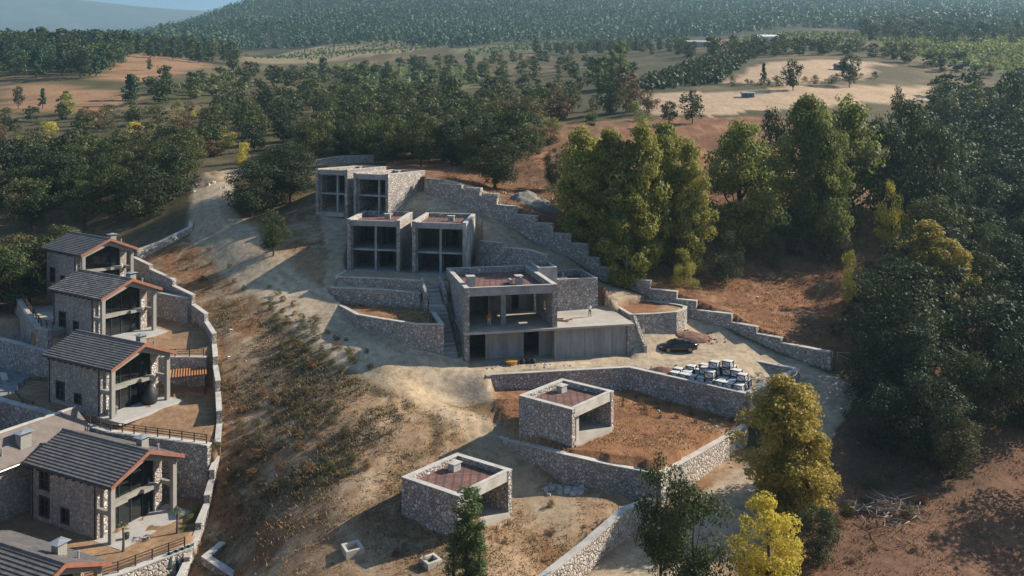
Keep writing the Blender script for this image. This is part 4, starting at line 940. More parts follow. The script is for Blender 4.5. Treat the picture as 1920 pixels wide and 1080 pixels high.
MB_t = MB(); MB_t.prism([(yw[0].x + .2, yw[0].y), (yw[1].x + .2, yw[1].y + .2), (yw[2].x, yw[2].y + .3), (yw[3].x, yw[3].y + .3), (-57, 108), (-66, 117)], -28, -25.9)
o = own_base(MB_t.build('deck', SLAB)); tag(o, 'small paved yard behind the railing left of the second house', 'yard')
yw = [W(105, 772, 92.5), W(80, 775, 91), W(40, 762, 92), W(28, 748, 94.5), W(34, 733, 97), W(55, 722, 99.5), W(96, 722, 100)]
stone_wall('rounded stone yard wall left of the third house', yw, [4.5] * 7, d0=-.1, d1=.5)
railing('dark railing on the rounded yard wall left of the third house', [p + Vector((.1, 0, .02)) for p in yw])
o = own_base(MB().prism([(p.x, p.y) for p in yw], -36, yw[2].z - .5).build('yard_fill', EARTH)); tag(o, 'dark earth yard inside the rounded wall left of the third house', 'yard')
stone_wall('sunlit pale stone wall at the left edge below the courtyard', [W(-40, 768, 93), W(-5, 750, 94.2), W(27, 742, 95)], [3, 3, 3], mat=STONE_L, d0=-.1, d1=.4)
stone_wall('short stone pillar wall at the left edge of the courtyard', [W(-12, 698, 102), W(6, 700, 101), W(10, 712, 99)], [3.2, 3.2, 3.2], mat=STONE_H)

# pergola of the third house
pr = empty('pergola', (-38.2, 95.2, -32.4), 'orange-slatted pergola over a round pit beside the third house', 'pergola')
pf = Fr((-40.4, 93.6), (.93, .36)); pz = -29.4
for s in (.1, 4.2):
    for t in (.1, 2.7): MB().fbox(pf, s - .06, s + .06, t - .06, t + .06, -33.2, pz).build('post', DARKM, pr)
for t in (.1, 2.7): MB().fbox(pf, -.1, 4.4, t - .07, t + .07, pz + .002, pz + .14).build('beam', WOOD, pr)
for k in range(15): MB().fbox(pf, k * .3, k * .3 + .14, -.25, 3.05, pz + .142, pz + .24).build('rafter', RAFTER, pr)
fp = MB(); n = 18
c = pf(2.2, 1.0, 0)
for k in range(n):
    a0, a1 = 2 * math.pi * k / n, 2 * math.pi * (k + 1) / n
    ring = lambda r_, z: [Vector((c.x + math.cos(q) * r_, c.y + math.sin(q) * r_, z)) for q in (a0, a1)]
    i0, i1 = ring(.75, -32.4); o0, o1 = ring(1.0, -32.4); I0, I1 = ring(.75, -31.7); O0, O1 = ring(1.0, -31.7)
    fp.quad(o0, o1, O1, O0); fp.quad(i1, i0, I0, I1); fp.quad(O0, O1, I1, I0)
fo = own_base(fp.build('fire_pit', simple_mat('pit_stone', (.10, .10, .10), .9))); tag(fo, 'dark round fire pit under the orange pergola', 'fire pit')
o = own_base(MB().prism([xy(pf(*q, 0)) for q in ((-1.5, -1.4), (4.3, -1.4), (4.3, 3.4), (-1.5, 3.4))], -33.2, -32.1).build('paving', PATIO)); tag(o, 'grey paved corner under the orange pergola', 'paving')
# covered sunshade leaning on the patio of the third house, grill and pots
cs = MB(); b0 = H3[1](1.6, .9, H3[0].location.z)
cs.tube([b0, b0 + Vector((.05, 0, .8)), b0 + Vector((.1, 0, 1.7)), b0 + Vector((.1, .05, 2.3))], [.75, .9, .55, .05], 9)
tag(own_base(cs.build('covered_swing', simple_mat('black_cover', (.02, .022, .026), .6, .3, 2, .3), smooth=True)), 'black covered garden swing on the patio of the third house', 'swing')
b0 = H3[1](-2.6, 1.1, H3[0].location.z); gm = MB(); gm.tube([b0 + Vector((0, 0, .02)), b0 + Vector((0, 0, .35)), b0 + Vector((0, 0, .8)), b0 + Vector((0, 0, 1.0))], [.25, .25, .42, .2], 10)
tag(own_base(gm.build('plant_pot', simple_mat('grey_pot', (.12, .12, .12), .7))), 'round grey pot by the left column of the third house', 'pot')
b0 = H4[1](-2.3, -.3, H4[0].location.z); gm = MB(); gm.tube([b0 + Vector((0, 0, .02)), b0 + Vector((0, 0, .5)), b0 + Vector((0, 0, .55))], [.22, .28, .24], 10)
tag(own_base(gm.build('plant_pot', DARKM)), 'small black pot by the left column of the fourth house', 'pot')
# ------------------------------------------------------------------ parked car
def loft(mb, secs):
    n0 = len(mb.v); k = len(secs[0])
    for s in secs: mb.v += [tuple(p) for p in s]
    for i in range(len(secs) - 1):
        for j in range(k):
            a = n0 + i * k + j; b = n0 + i * k + (j + 1) % k; mb.f.append((a, b, b + k, a + k)); mb.mi.append(mb.m)
    mb.f.append(tuple(n0 + j for j in range(k))[::-1]); mb.f.append(tuple(n0 + (len(secs) - 1) * k + j for j in range(k))); mb.mi += [mb.m] * 2
def car(u, v, Y, rz, label):
    p = W(u, v, Y); z = gz1(p.x, p.y) + .02
    r = empty('parked_car', (p.x, p.y, z), label, 'car', None, rz)
    mb = MB()      # x forward, y left
    # stations: x, half width, bottom, shoulder height, deck height, deck half width
    st = [(-2.46, .70, .42, .80, .86, .55), (-2.40, .84, .30, .86, 1.00, .66), (-2.0, .91, .24, .93, 1.06, .74), (-1.3, .93, .22, .94, 1.02, .78), (-.4, .93, .22, .91, .99, .80), (.5, .93, .22, .88, .97, .80), (1.0, .93, .22, .86, .95, .78), (1.6, .92, .22, .82, .88, .72), (2.1, .88, .24, .74, .80, .64), (2.38, .78, .30, .62, .70, .52), (2.46, .62, .40, .54, .60, .42)]
    secs = [[(x, -w * .92, b), (x, -w, b + .16), (x, -w, s * .82), (x, -w * .96, s), (x, -dw, d), (x, 0, d + .02), (x, dw, d), (x, w * .96, s), (x, w, s * .82), (x, w, b + .16), (x, w * .92, b)] for x, w, b, s, d, dw in st]
    loft(mb, secs); o = mb.mesh('body', smooth=True); o.materials.append(CARP); body = link('body', o, r)
    # cabin: a closed glass house with a painted roof over it
    cb = MB(); cs = [(-2.0, .72, 1.02, 1.04, .64), (-1.35, .76, .98, 1.36, .58), (-.6, .78, .96, 1.45, .58), (.1, .78, .95, 1.44, .58), (.55, .78, .94, 1.36, .57), (1.25, .74, .92, .98, .62)]
    loft(cb, [[(x, -w, b), (x, -(w * .4 + tw * .6), (b + t) / 2), (x, -tw, t - .01), (x, tw, t - .01), (x, (w * .4 + tw * .6), (b + t) / 2), (x, w, b)] for x, w, b, t, tw in cs]); me = cb.mesh('windows', smooth=False); me.materials.append(GLASS); link('windows', me, r)
    rf_ = MB(); loft(rf_, [[(x, -w, t - .03), (x, -w * .8, t + .012), (x, w * .8, t + .012), (x, w, t - .03)] for x, w, t in ((-1.4, .57, 1.345), (-.6, .60, 1.455), (.1, .60, 1.45), (.55, .585, 1.37))]); me = rf_.mesh('roof', smooth=True); me.materials.append(CARP); link('roof', me, r)
    for sg in (-1, 1):
        pl = MB()
        for x in (-1.05, -.15): pl.bar((x, sg * .765, .97), (x + (.08 if x < -1 else 0), sg * .60, 1.42), .07, .03)
        pl.bar((1.22, sg * .72, .96), (.56, sg * .59, 1.38), .06, .04); pl.bar((-1.98, sg * .70, 1.03), (-1.36, sg * .60, 1.37), .09, .05)
        me = pl.mesh('pillars'); me.materials.append(CARP); tag(link('window_frame', me, r), kind='stuff')
        mm = MB(); mm.box(.78, .95, min(sg * .86, sg * 1.06), max(sg * .86, sg * 1.06), .93, 1.06); me = mm.mesh('mirror'); me.materials.append(CARP); link('mirror', me, r)
        mm = MB(); loft(mm, [[(2.30, sg * .5, .60), (2.30, sg * .5, .72), (2.10, sg * .84, .74), (2.10, sg * .84, .62)], [(2.43, sg * .48, .58), (2.41, sg * .48, .70), (2.2, sg * .83, .73), (2.22, sg * .83, .61)]]); me = mm.mesh('headlight'); me.materials.append(LAMPW); link('headlight', me, r)
        mm = MB(); mm.box(-2.45, -2.36, min(sg * .45, sg * .82), max(sg * .45, sg * .82), .74, .86); me = mm.mesh('tail_light'); me.materials.append(LAMPR); link('tail_light', me, r)
        for q in (-.62, .35):
            mm = MB(); mm.box(q, q + .2, min(sg * .93, sg * .96), max(sg * .93, sg * .96), .80, .83); me = mm.mesh('door_handle'); me.materials.append(DARKM); link('door_handle', me, r)
    mm = MB(); mm.box(2.40, 2.475, -.42, .42, .40, .58); me = mm.mesh('grille'); me.materials.append(DARKM); link('grille', me, r)
    wm = MB(); wm.tube([(0, -.11, 0), (0, .11, 0)], .335, 20); wm = wm.mesh('tyre'); wm.materials.append(RUBBER)
    rm = MB(); rm.tube([(0, -.12, 0), (0, .12, 0)], .10, 12)
    for k in range(5):
        a = k * 2 * math.pi / 5; rm.bar((0, .117, 0), (math.cos(a) * .22, .117, math.sin(a) * .22), .06, .02, (0, 1, 0)); rm.bar((0, -.117, 0), (math.cos(a) * .22, -.117, math.sin(a) * .22), .06, .02, (0, 1, 0))
    for s_ in (-1, 1):
        for k in range(20):
            a0, a1 = k * math.pi / 10, (k + 1) * math.pi / 10; y0 = s_ * .118
            rm.quad((math.cos(a0) * .20, y0, math.sin(a0) * .20), (math.cos(a1) * .20, y0, math.sin(a1) * .20), (math.cos(a1) * .24, y0, math.sin(a1) * .24), (math.cos(a0) * .24, y0, math.sin(a0) * .24))
    rm = rm.mesh('rim'); rm.materials.append(ALLOY)
    for x in (-1.42, 1.45):
        for y in (-.83, .83):
            w = link('wheel', wm, r); w.location = (x, y, .335); q = link('rim', rm, w)
    return r
car(1270, 658, 103.2, math.radians(184), 'black four-door saloon parked on the dirt below the round planter')

# ------------------------------------------------------------------ people
def person(x, y, z, rz, H, mats, pose, label):
    r = empty('person', (x, y, z), label, 'person', None, rz); r.scale = (H / 1.78,) * 3
    V, E, Rr = [], [], []
    def add(p, rad, parent=None):
        V.append(p); Rr.append(rad if isinstance(rad, tuple) else (rad, rad)); i = len(V) - 1
        if parent is not None: E.append((parent, i))
        return i
    pel = add((0, 0, .95), (.15, .11)); wa = add((0, .01, 1.12), (.145, .105), pel); che = add((0, .0, 1.34), (.17, .115), wa); ne = add((0, .0, 1.50), (.065, .065), che)
    nk = add((0, -.01, 1.56), (.055, .055), ne); hd = add((0, -.02, 1.66), (.082, .10), nk); add((0, -.015, 1.745), (.07, .085), hd)
    for sg in (-1, 1):
        h = add((sg * .10, 0, .88), (.095, .10), pel); k = add((sg * .13, -.02, .50), (.066, .07), h); an = add((sg * .15, .02, .10), (.045, .05), k); he = add((sg * .15, .03, .045), (.045, .045), an); add((sg * .17, -.15, .035), (.045, .03), he)
        sh = add((sg * .20, 0, 1.42), (.07, .07), che)
        pts = pose[0 if sg < 0 else 1]
        e = add((sg * pts[0][0], pts[0][1], pts[0][2]), .05, sh); w = add((sg * pts[1][0], pts[1][1], pts[1][2]), .036, e)
        d = (Vector(pts[1]) - Vector(pts[0])).normalized(); d.x *= sg; wp = Vector((sg * pts[1][0], pts[1][1], pts[1][2])); c = add(tuple(wp + d * .07), (.042, .02), w)
        for q in (-.03, -.01, .01, .03): add(tuple(wp + d * (.17 - abs(q)) + Vector((0, q, 0))), .009, c)
        add(tuple(wp + d * .08 + Vector((-sg * .05, -.03, 0))), .010, w)
    me = bpy.data.meshes.new('body'); me.from_pydata(V, E, []); o = bpy.data.objects.new('body', me); COL.objects.link(o)
    sk = o.modifiers.new('skin', 'SKIN'); sk.use_smooth_shade = True
    for i, q in enumerate(me.skin_vertices[0].data): q.radius = Rr[i]; q.use_root = (i == 0)
    o.modifiers.new('sub', 'SUBSURF').render_levels = 1; o.modifiers['sub'].levels = 1
    dg = bpy.context.evaluated_depsgraph_get(); m2 = bpy.data.meshes.new_from_object(o.evaluated_get(dg)); bpy.data.objects.remove(o)
    m2.name = 'body'; m2.materials.clear()
    for m in mats: m2.materials.append(m)        # skin, shirt, trousers, shoes
    hands = [Vector((s * p[1][0], p[1][1], p[1][2])) for s, p in ((-1, pose[0]), (1, pose[1]))]
    for f in m2.polygons:
        c = f.center; f.use_smooth = True
        if c.z > 1.53: f.material_index = 0
        elif any((c - h).length < .17 and (c - h).dot(h - Vector((0, 0, 1.4))) > -.005 for h in hands): f.material_index = 0
        elif c.z < .09: f.material_index = 3
        elif c.z < .98 and abs(c.x) < .27: f.material_index = 2
        else: f.material_index = 1
    b = link('body', m2, r)
    return r
SKIN = simple_mat('skin', (.36, .20, .13), .6, .05, 4, 0); HAIR = simple_mat('dark_hair', (.02, .016, .014), .7, .2, 5, 0); ORANGE = simple_mat('orange_jacket', (.62, .13, .02), .75, .15, 6, .1); PALE = simple_mat('pale_trousers', (.55, .53, .48), .8, .1, 6, .1)
JEANS = simple_mat('blue_jeans', (.05, .07, .12), .85, .2, 6, .1); SHIRT = simple_mat('white_shirt', (.75, .74, .72), .8, .06, 6, .1)
HANG = [(.27, .02, 1.14), (.29, -.06, .90)]; UP = [(.27, -.16, 1.24), (.10, -.33, 1.46)]
def head_cap(r, z, mat, nm):
    m = MB(); m.tube([(0, -.015, z), (0, -.012, z + .05), (0, -.01, z + .10), (0, -.01, z + .125)], [.108, .105, .075, .02], 12); me = m.mesh(nm, smooth=True); me.materials.append(mat); link(nm, me, r)
    f = MB(); f.box(-.012, .012, -.135, -.10, 1.635, 1.675); me = f.mesh('nose'); me.materials.append(SKIN); link('nose', me, r)
    f = MB()
    for s in (-1, 1): f.box(s * .035 - .012, s * .035 + .012, -.118, -.10, 1.68, 1.695)
    me = f.mesh('eyes'); me.materials.append(HAIR); link('eyes', me, r)
p = WZ(917, 611.5, VFL); pz = person(p.x, p.y, VFL, .1, 1.80, [SKIN, ORANGE, PALE, HAIR], (HANG, HANG), 'person in an orange jacket and pale trousers standing inside the open villa'); head_cap(pz, 1.70, ORANGE, 'hood')
p = WZ(1106, 594, VFL); pw = person(p.x, p.y, VFL, -.5, 1.76, [SKIN, SHIRT, JEANS, HAIR], (UP, UP), 'person in a white shirt and jeans with raised hands on the villa terrace'); head_cap(pw, 1.69, HAIR, 'hair')

# ------------------------------------------------------------------ crates of roof tiles
cf = Vector((T1.x - T2.x, T1.y - T2.y)).normalized(); CF = Fr((T2.x + cf.x * .4, T2.y + cf.y * .4), cf, (-cf.y * -1, cf.x * -1) if False else (cf.y, -cf.x))
if CF.t.y < 0: CF.t = -CF.t
FRAME = simple_mat('dark_crate_timber', (.035, .035, .038), .8, .3, 5, .2)
cw = MB(); cw.box(-.47, .47, -.47, .47, .10, .78); cwm = cw.mesh('wrapped_load'); cwm.materials.append(WHITEWRAP)
lid = MB(); lid.hexa([(-.5, -.5, .78), (.5, -.5, .78), (.5, .5, .78), (-.5, .5, .78)], [(-.44, -.46, .86), (.45, -.40, .83), (.42, .47, .87), (-.47, .43, .84)]); lidm = lid.mesh('cover'); lidm.materials.append(WHITEWRAP)
fm = MB()
for sx in (-1, 1):
    for sy in (-1, 1): fm.bar((sx * .49, sy * .49, .08), (sx * .49, sy * .49, .82), .08)
for q in (.12, .76):
    for s_ in (-1, 1): fm.bar((-.49, s_ * .485, q), (.49, s_ * .485, q), .07); fm.bar((s_ * .485, -.49, q), (s_ * .485, .49, q), .07)
for s_ in (-1, 1): fm.bar((-.46, s_ * .485, .14), (.46, s_ * .485, .74), .06); fm.bar((s_ * .485, .46, .14), (s_ * .485, -.46, .74), .06)
fmm = fm.mesh('crate_frame'); fmm.materials.append(FRAME)
pm_ = MB()
for y in (-.42, 0, .42): pm_.box(-.5, .5, y - .06, y + .06, 0, .09)
pmm = pm_.mesh('pallet'); pmm.materials.append(WOOD)
HM = [[1, 1, 1, 2, 1, 1, 1, 1], [2, 1, 1, 3, 2, 0, 1, 1], [1, 2, 3, 2, 2, 1, 1, 0], [0, 1, 2, 1, 0, 1, 0, 0]]
rgc = random.Random(3)
for j, row in enumerate(HM):
    for i, n in enumerate(row):
        for k in range(n):
            q = CF(.8 + i * 1.12 + rgc.uniform(-.05, .05), .75 + j * 1.15 + rgc.uniform(-.05, .05), 0)
            zb = max(gz1(q.x, q.y), -29.8) + .02 + k * .88
            side = 'front row nearest the wall edge' if j == 0 else ('second row' if j == 1 else 'back rows')
            lb = ('white-topped single crate in the %s of the crate stack' if n == 1 else ('topmost white crate of a pile in the %s' if k == n - 1 else 'dark-framed crate under another in the %s')) % side
            r = empty('tile_crate', (q.x, q.y, zb), lb, 'crate', 'crates stacked by the retaining wall', math.atan2(CF.s.y, CF.s.x) + rgc.uniform(-.06, .06))
            for nm, me in (('pallet', pmm), ('wrapped_load', cwm), ('cover', lidm), ('crate_frame', fmm)): link(nm, me, r)

# ------------------------------------------------------------------ small things on the site
def ring_box(u, v, Y, s, h, rz, label):
    p = W(u, v, Y); z = gz1(p.x, p.y); fr = Fr((p.x, p.y), (math.cos(rz), math.sin(rz))); r = empty('inspection_chamber', (p.x, p.y, z), label, 'chamber')
    for a in ((-s, s, -s, -s + .22), (-s, s, s - .22, s), (-s, -s + .22, -s + .22, s - .22), (s - .22, s, -s + .22, s - .22)): MB().fbox(fr, *a, z - .4, z + h).build('chamber_wall', COPE, r)
    MB().fbox(fr, -s + .22, s - .22, -s + .22, s - .22, z - .4, z - .1).build('chamber_floor', BLOCK, r)
ring_box(661, 1030, 66.2, .75, .45, .5, 'square concrete chamber in the shadow left of the lower hut')
ring_box(808, 1053, 64.0, .65, .4, .65, 'square concrete chamber in the sun below the lower hut')
def mound(u, v, Y, rx, ry, h, mat, label, name='earth_mound', seed=1, cat='mound'):
    p = W(u, v, Y); z = gz1(p.x, p.y); n = 26; q = np.linspace(-1.15, 1.15, n); X, Yq = np.meshgrid(q, q); d = np.hypot(X, Yq) * (.8 + .55 * fbm(X * 2 + seed * 3, Yq * 2, 3, seed + 40))
    hz_ = np.clip(1 - d, 0, 1) ** .8 * h * (.65 + .7 * fbm(X * 2.5 + seed, Yq * 2.5, 3, seed)) + (fbm(X * 6, Yq * 6 + seed, 3, seed) - .5) * h * .35
    wx = p.x + X * rx; wy = p.y + Yq * ry; gz = ground_z(wx, wy); Zq = gz + np.where(d < 1, hz_, -.25)
    V = np.stack([wx - p.x, wy - p.y, Zq - z], -1).reshape(-1, 3); i = np.arange(n * n).reshape(n, n)
    o = link(name, np_mesh(name, V, np.stack([i[:-1, :-1], i[:-1, 1:], i[1:, 1:], i[1:, :-1]], -1).reshape(-1, 4), 4, None, True), None, [mat]); o.location = (p.x, p.y, z); tag(o, label, cat); return o
GREYSAND = simple_mat('grey_sand', (.20, .185, .165), .95, .3, 1.5, .4)
mound(990, 388, 131.5, 3.2, 2.2, 1.9, GREYSAND, 'grey sand heap behind the stepped wall', seed=3)
mound(1022, 398, 129.5, 3.0, 2.0, 1.6, GREYSAND, 'second grey sand heap behind the stepped wall, nearer the plane trees', seed=5)
mound(388, 352, 151, 5, 4, 2.0, EARTH, 'rubble heap at the top of the upper dirt road', 'rubble_heap', 7)
mound(1240, 695, 96.8, 2.2, 1.2, .7, RED_E, 'dark reddish earth heap on the yard above the tall wall', seed=9)
mound(1300, 628, 106.5, 2.6, 1.5, .6, RED_E, 'reddish rubble behind the parked car at the planter foot', 'rubble_heap', 13)
mound(1128, 548, 112.5, 1.5, 1.2, .8, RED_E, 'small reddish rubble heap beside the annexe', 'rubble_heap', 17)
def rocks(cu, cv, cY, sx, sy, n, s0, s1, label, name, seed, mat, flat=.6):
    rg = np.random.default_rng(seed); p = W(cu, cv, cY); mb = MB()
    for _ in range(n):
        x = p.x + rg.normal() * sx; y = p.y + rg.normal() * sy; s = rg.uniform(s0, s1); z = gz1(x, y)
        k = 6; a0 = rg.uniform(0, 6); rr = rg.uniform(.7, 1.15, k)
        b = [(x + math.cos(a0 + i * 6.283 / k) * s * rr[i], y + math.sin(a0 + i * 6.283 / k) * s * rr[i], z - .1) for i in range(k)]
        t = [(x + (q[0] - x) * .62 + rg.normal() * .05 * s, y + (q[1] - y) * .62, z + s * flat * rg.uniform(.8, 1.3)) for q in b]
        mb.hexa(b, t)
    o = own_base(mb.build(name, mat)); return tag(o, label, 'stones', None, 'stuff')
rocks(1062, 912, 75.2, 1.1, .35, 60, .12, .38, 'heap of pale loose stones under the wall between the hut plots', 'stone_heap', 2, ROCKM)
rocks(930, 640, 96.2, 1.5, .3, 1, .1, .2, 'single pale stone lying before the villa', 'stone_heap', 4, ROCKM)
rocks(880, 790, 86, 2.5, 1.2, 50, .03, .16, 'scattered stones on the cut bank beside the footpath', 'stone_scatter', 6, ROCKM)
rocks(560, 930, 75, 5, 4, 60, .03, .13, 'pale pebbles strewn over the dry slope', 'stone_scatter', 8, ROCKM)
rocks(432, 760, 91, 1.2, 8, 80, .04, .15, 'pale stones strewn along the boundary wall', 'stone_scatter', 10, ROCKM)
rocks(985, 372, 134, 3, .6, 40, .15, .4, 'white broken stones on top of the stepped wall', 'stone_scatter', 12, COPE)
rocks(385, 348, 150, 3, 2, 40, .2, .6, 'broken blocks on the rubble heap of the upper road', 'stone_scatter', 14, COPE)
rocks(1330, 815, 86, 3, 2, 40, .08, .22, 'small stones along the edge of the walled plot', 'stone_scatter', 16, ROCKM)
rocks(1305, 628, 106.2, 1.6, .8, 90, .06, .24, 'reddish rubble stones strewn behind the parked car', 'stone_scatter', 22, RED_E)
rocks(1240, 694, 96.9, 1.5, .6, 60, .05, .2, 'dark clods on the earth heap above the tall wall', 'stone_scatter', 24, RED_E)
rocks(1000, 676, 97.3, 5.5, .35, 70, .04, .16, 'building rubble along the foot of the villa', 'stone_scatter', 26, ROCKM)
# branches
bg = np.random.default_rng(4); mb = MB(); p = W(1650, 975, 73.5)
for _ in range(110):
    x = p.x + bg.normal() * 2.0; y = p.y + bg.normal() * 1.1; z = gz1(x, y) + bg.uniform(.02, .7); a = bg.uniform(0, 6.28); L = bg.uniform(.5, 1.8); e = bg.normal() * .25
    mb.tube([(x, y, z), (x + math.cos(a) * L * .5, y + math.sin(a) * L * .5, z + e * L * .5 + bg.normal() * .1), (x + math.cos(a) * L, y + math.sin(a) * L, z + e * L)], [.05, .04, .015], 5)
tag(own_base(mb.build('branch_heap', simple_mat('bleached_wood', (.30, .26, .22), .9, .4, 3, .2))), 'heap of bleached cut branches on the right foreground slope', 'branches', None, 'stuff')
mb = MB(); p = W(1572, 690, 100.2); z = gz1(p.x, p.y)
mb.bar((p.x, p.y, z), (p.x - .1, p.y + .1, z + .9), .09); mb.bar((p.x - .1, p.y + .1, z + .85), (p.x + 1.7, p.y + .3, z + .7), .08); mb.bar((p.x + 1.2, p.y, z), (p.x + .2, p.y + .1, z + .5), .08)
tag(own_base(mb.build('timber_frame', COPE)), 'broken pale timber frame at the lower end of the stepped wall', 'timber')
# things lying before the villa
g = lambda s, t: (lambda q: Vector((q.x, q.y, gz1(q.x, q.y))))(VF(s, t, 0))
b0 = g(5.6, -.9); mb = MB(); mb.tube([b0 + Vector((0, 0, .01)), b0 + Vector((0, 0, .5)), b0 + Vector((0, 0, .56)), b0 + Vector((0, 0, .5)), b0 + Vector((0, 0, .15))], [.62, .8, .8, .72, .6], 16)
tag(own_base(mb.build('mortar_tub', simple_mat('yellow_plastic', (.42, .25, .05), .6, .2, 3, .05))), 'round yellow mortar tub before the villa', 'tub')
for k, (s, t) in enumerate(((7.0, -.9), (7.6, -.7), (8.3, -1.0))):
    b0 = g(s, t); mb = MB(); mb.tube([b0 - Vector((0, 0, .05)), b0 + Vector((0, 0, .3)), b0 + Vector((.1, 0, .55)), b0 + Vector((.1, 0, .62))], [.32, .36, .22, .04], 8)
    tag(own_base(mb.build('rubbish_sack', RUBBER, smooth=True)), ['black sack next to the yellow tub', 'black sack in the middle of three before the villa', 'black sack farthest from the yellow tub'][k], 'sack', 'black sacks before the villa')
BLUEP = simple_mat('blue_pipe', (.12, .22, .34), .4, .1, 3, 0)
for k, (a, b) in enumerate((((2.2, .4), (4.3, -.6)), ((3.0, -.8), (4.8, -.1)), ((2.0, -.2), (3.2, -.9)))):
    A = g(*a) + Vector((0, 0, .12 + .07 * k)); Bq = g(*b) + Vector((0, 0, .12 + .07 * k)); tag(own_base(MB().tube([A, Bq], .06, 8).build('plastic_pipe', BLUEP)), ['longest blue pipe lying left of the yellow tub', 'blue pipe crossing another left of the yellow tub', 'short blue pipe nearest the villa pillar'][k], 'pipe', 'blue pipes before the villa')
for k, (s, t, a, L) in enumerate(((12.6, 3.4, .1, 1.7), (13.4, 2.8, -.3, 1.3), (14.2, 3.3, .5, 1.0), (13.0, 3.9, .25, 1.4))):
    c = VF(s, t, VFL + .06 + .05 * (k % 2)); d = Vector((math.cos(a), math.sin(a), 0)) * L / 2
    tag(own_base(MB().bar(c - d, c + d, .28, .10).build('board', RED_E)), ['longest reddish board on the terrace', 'reddish board nearest the terrace edge', 'short reddish board on the terrace', 'reddish board at the back of the terrace pile'][k], 'board', 'reddish boards on the terrace')
# litter on the red slope
for k, (u, v, Y) in enumerate(((1420, 572, 116.5), (1492, 515, 124.5), (1537, 528, 122.5), (1500, 596, 114), (432, 612, 103), (428, 670, 99))):
    p = W(u, v, Y); z = gz1(p.x, p.y); rr = random.Random(k); mb = MB(); mb.tube([(p.x, p.y, z), (p.x + .1, p.y, z + .14), (p.x, p.y + .1, z + .24)], [.2, .24, .05], 5)
    tag(own_base(mb.build('plastic_bag', SHIRT)), ['white bag on the red slope nearest the stepped wall', 'white bag near the crest of the red slope', 'white bag in the shade at the right of the red slope', 'white scrap in the shade above the wall end', 'white scrap beside the boundary wall near the second house', 'white scrap beside the boundary wall near the third house'][k], 'litter', 'white litter on the slopes')

# ------------------------------------------------------------------ far sheds
def shed(u, Y, w, d, h, wall, roof, label, rz=0, name='farm_shed'):
    x = (u - 960) / F * Y; z = gz1(x, Y); fr = Fr((x, Y), (math.cos(rz), math.sin(rz))); r = empty(name, (x, Y, z), label, 'shed')
    MB().fbox(fr, -w / 2, w / 2, -d / 2, d / 2, z - 1, z + h).build('wall', wall, r)
    m = MB(); m.hexa([fr(-w / 2 - .4, -d / 2 - .4, z + h), fr(w / 2 + .4, -d / 2 - .4, z + h), fr(w / 2 + .4, d / 2 + .4, z + h), fr(-w / 2 - .4, d / 2 + .4, z + h)], [fr(-w / 2 - .4, -.1, z + h + d * .22), fr(w / 2 + .4, -.1, z + h + d * .22), fr(w / 2 + .4, .1, z + h + d * .22), fr(-w / 2 - .4, .1, z + h + d * .22)]); m.build('roof', roof, r)
    for s in (-w * .3, w * .1): MB().fbox(fr, s, s + w * .14, -d / 2 - .06, -d / 2 + .02, z + .3, z + h * .75).build('door', DARKM, r)
shed(1440, 560, 16, 8, 4, SHIRT, SHIRT, 'white-roofed farm building at the foot of the hill, upper right')
shed(1312, 560, 20, 8, 3, PLASTER, ROCKM, 'long low farm building left of the white-roofed one')
shed(1402, 255, 3.6, 2.0, 1.2, simple_mat('grey_blue_sheet', (.10, .13, .16), .6), METAL, 'small grey-blue trailer at the left end of the upper stubble field', name='trailer')
shed(1580, 335, 6, 4, 2.0, BLOCK, TILE, 'low metal-roofed shed behind the upper stubble field')
shed(60, 190, 13, 4, 1.4, SHIRT, TILE_O, 'low pale-walled building in the scrub at the left edge')
for k, u in enumerate((909, 917)):
    Y = 300; x = (u - 960) / F * Y; z = gz1(x, Y); zt = -(150 - VH) / F * Y
    tag(own_base(MB().box(x - .16, x + .16, Y - .16, Y + .16, z - 1, zt - .5).box(x - .45, x + .45, Y - .2, Y + .2, zt - .5, zt).build('utility_pole', SHIRT)), ['left one of two white posts among the central trees', 'right one of two white posts among the central trees'][k], 'post')
# ------------------------------------------------------------------ trees: meshes of height 1, scaled per tree
def leaf_quads(rng, P, Nn, size, el=1.25, bend=.25):
    n = len(P); r = rng.normal(size=(n, 3)); t = np.cross(Nn, r); t /= np.linalg.norm(t, axis=1, keepdims=True) + 1e-9
    b = np.cross(Nn, t); s = (size * rng.uniform(.55, 1.3, n))[:, None]
    V = np.stack([P - t * s * el * .5, P - b * s * .42 + Nn * s * bend * .5, P + t * s * el * .5, P + b * s * .42 + Nn * s * bend * .5], 1)
    return V.reshape(-1, 3), np.arange(4 * n).reshape(n, 4)
SHAPES = {  # crown bottom, half width, profile, clumps, clump radius
 'oak': (.16, .40, 'round', 46, (.085, .15)), 'dark': (.10, .40, 'round', 50, (.08, .15)), 'plane': (.04, .27, 'egg', 110, (.05, .09)), 'green': (.04, .33, 'egg', 110, (.055, .10)),
 'yellow': (.06, .36, 'round', 44, (.07, .13)), 'pine': (.12, .20, 'cone', 48, (.04, .09)), 'poplar': (.04, .085, 'col', 44, (.035, .06)), 'rust': (.08, .42, 'round', 40, (.09, .15)), 'olive': (.06, .42, 'round', 40, (.09, .15)),
 'shrub': (.0, .55, 'dome', 36, (.10, .19)),
}
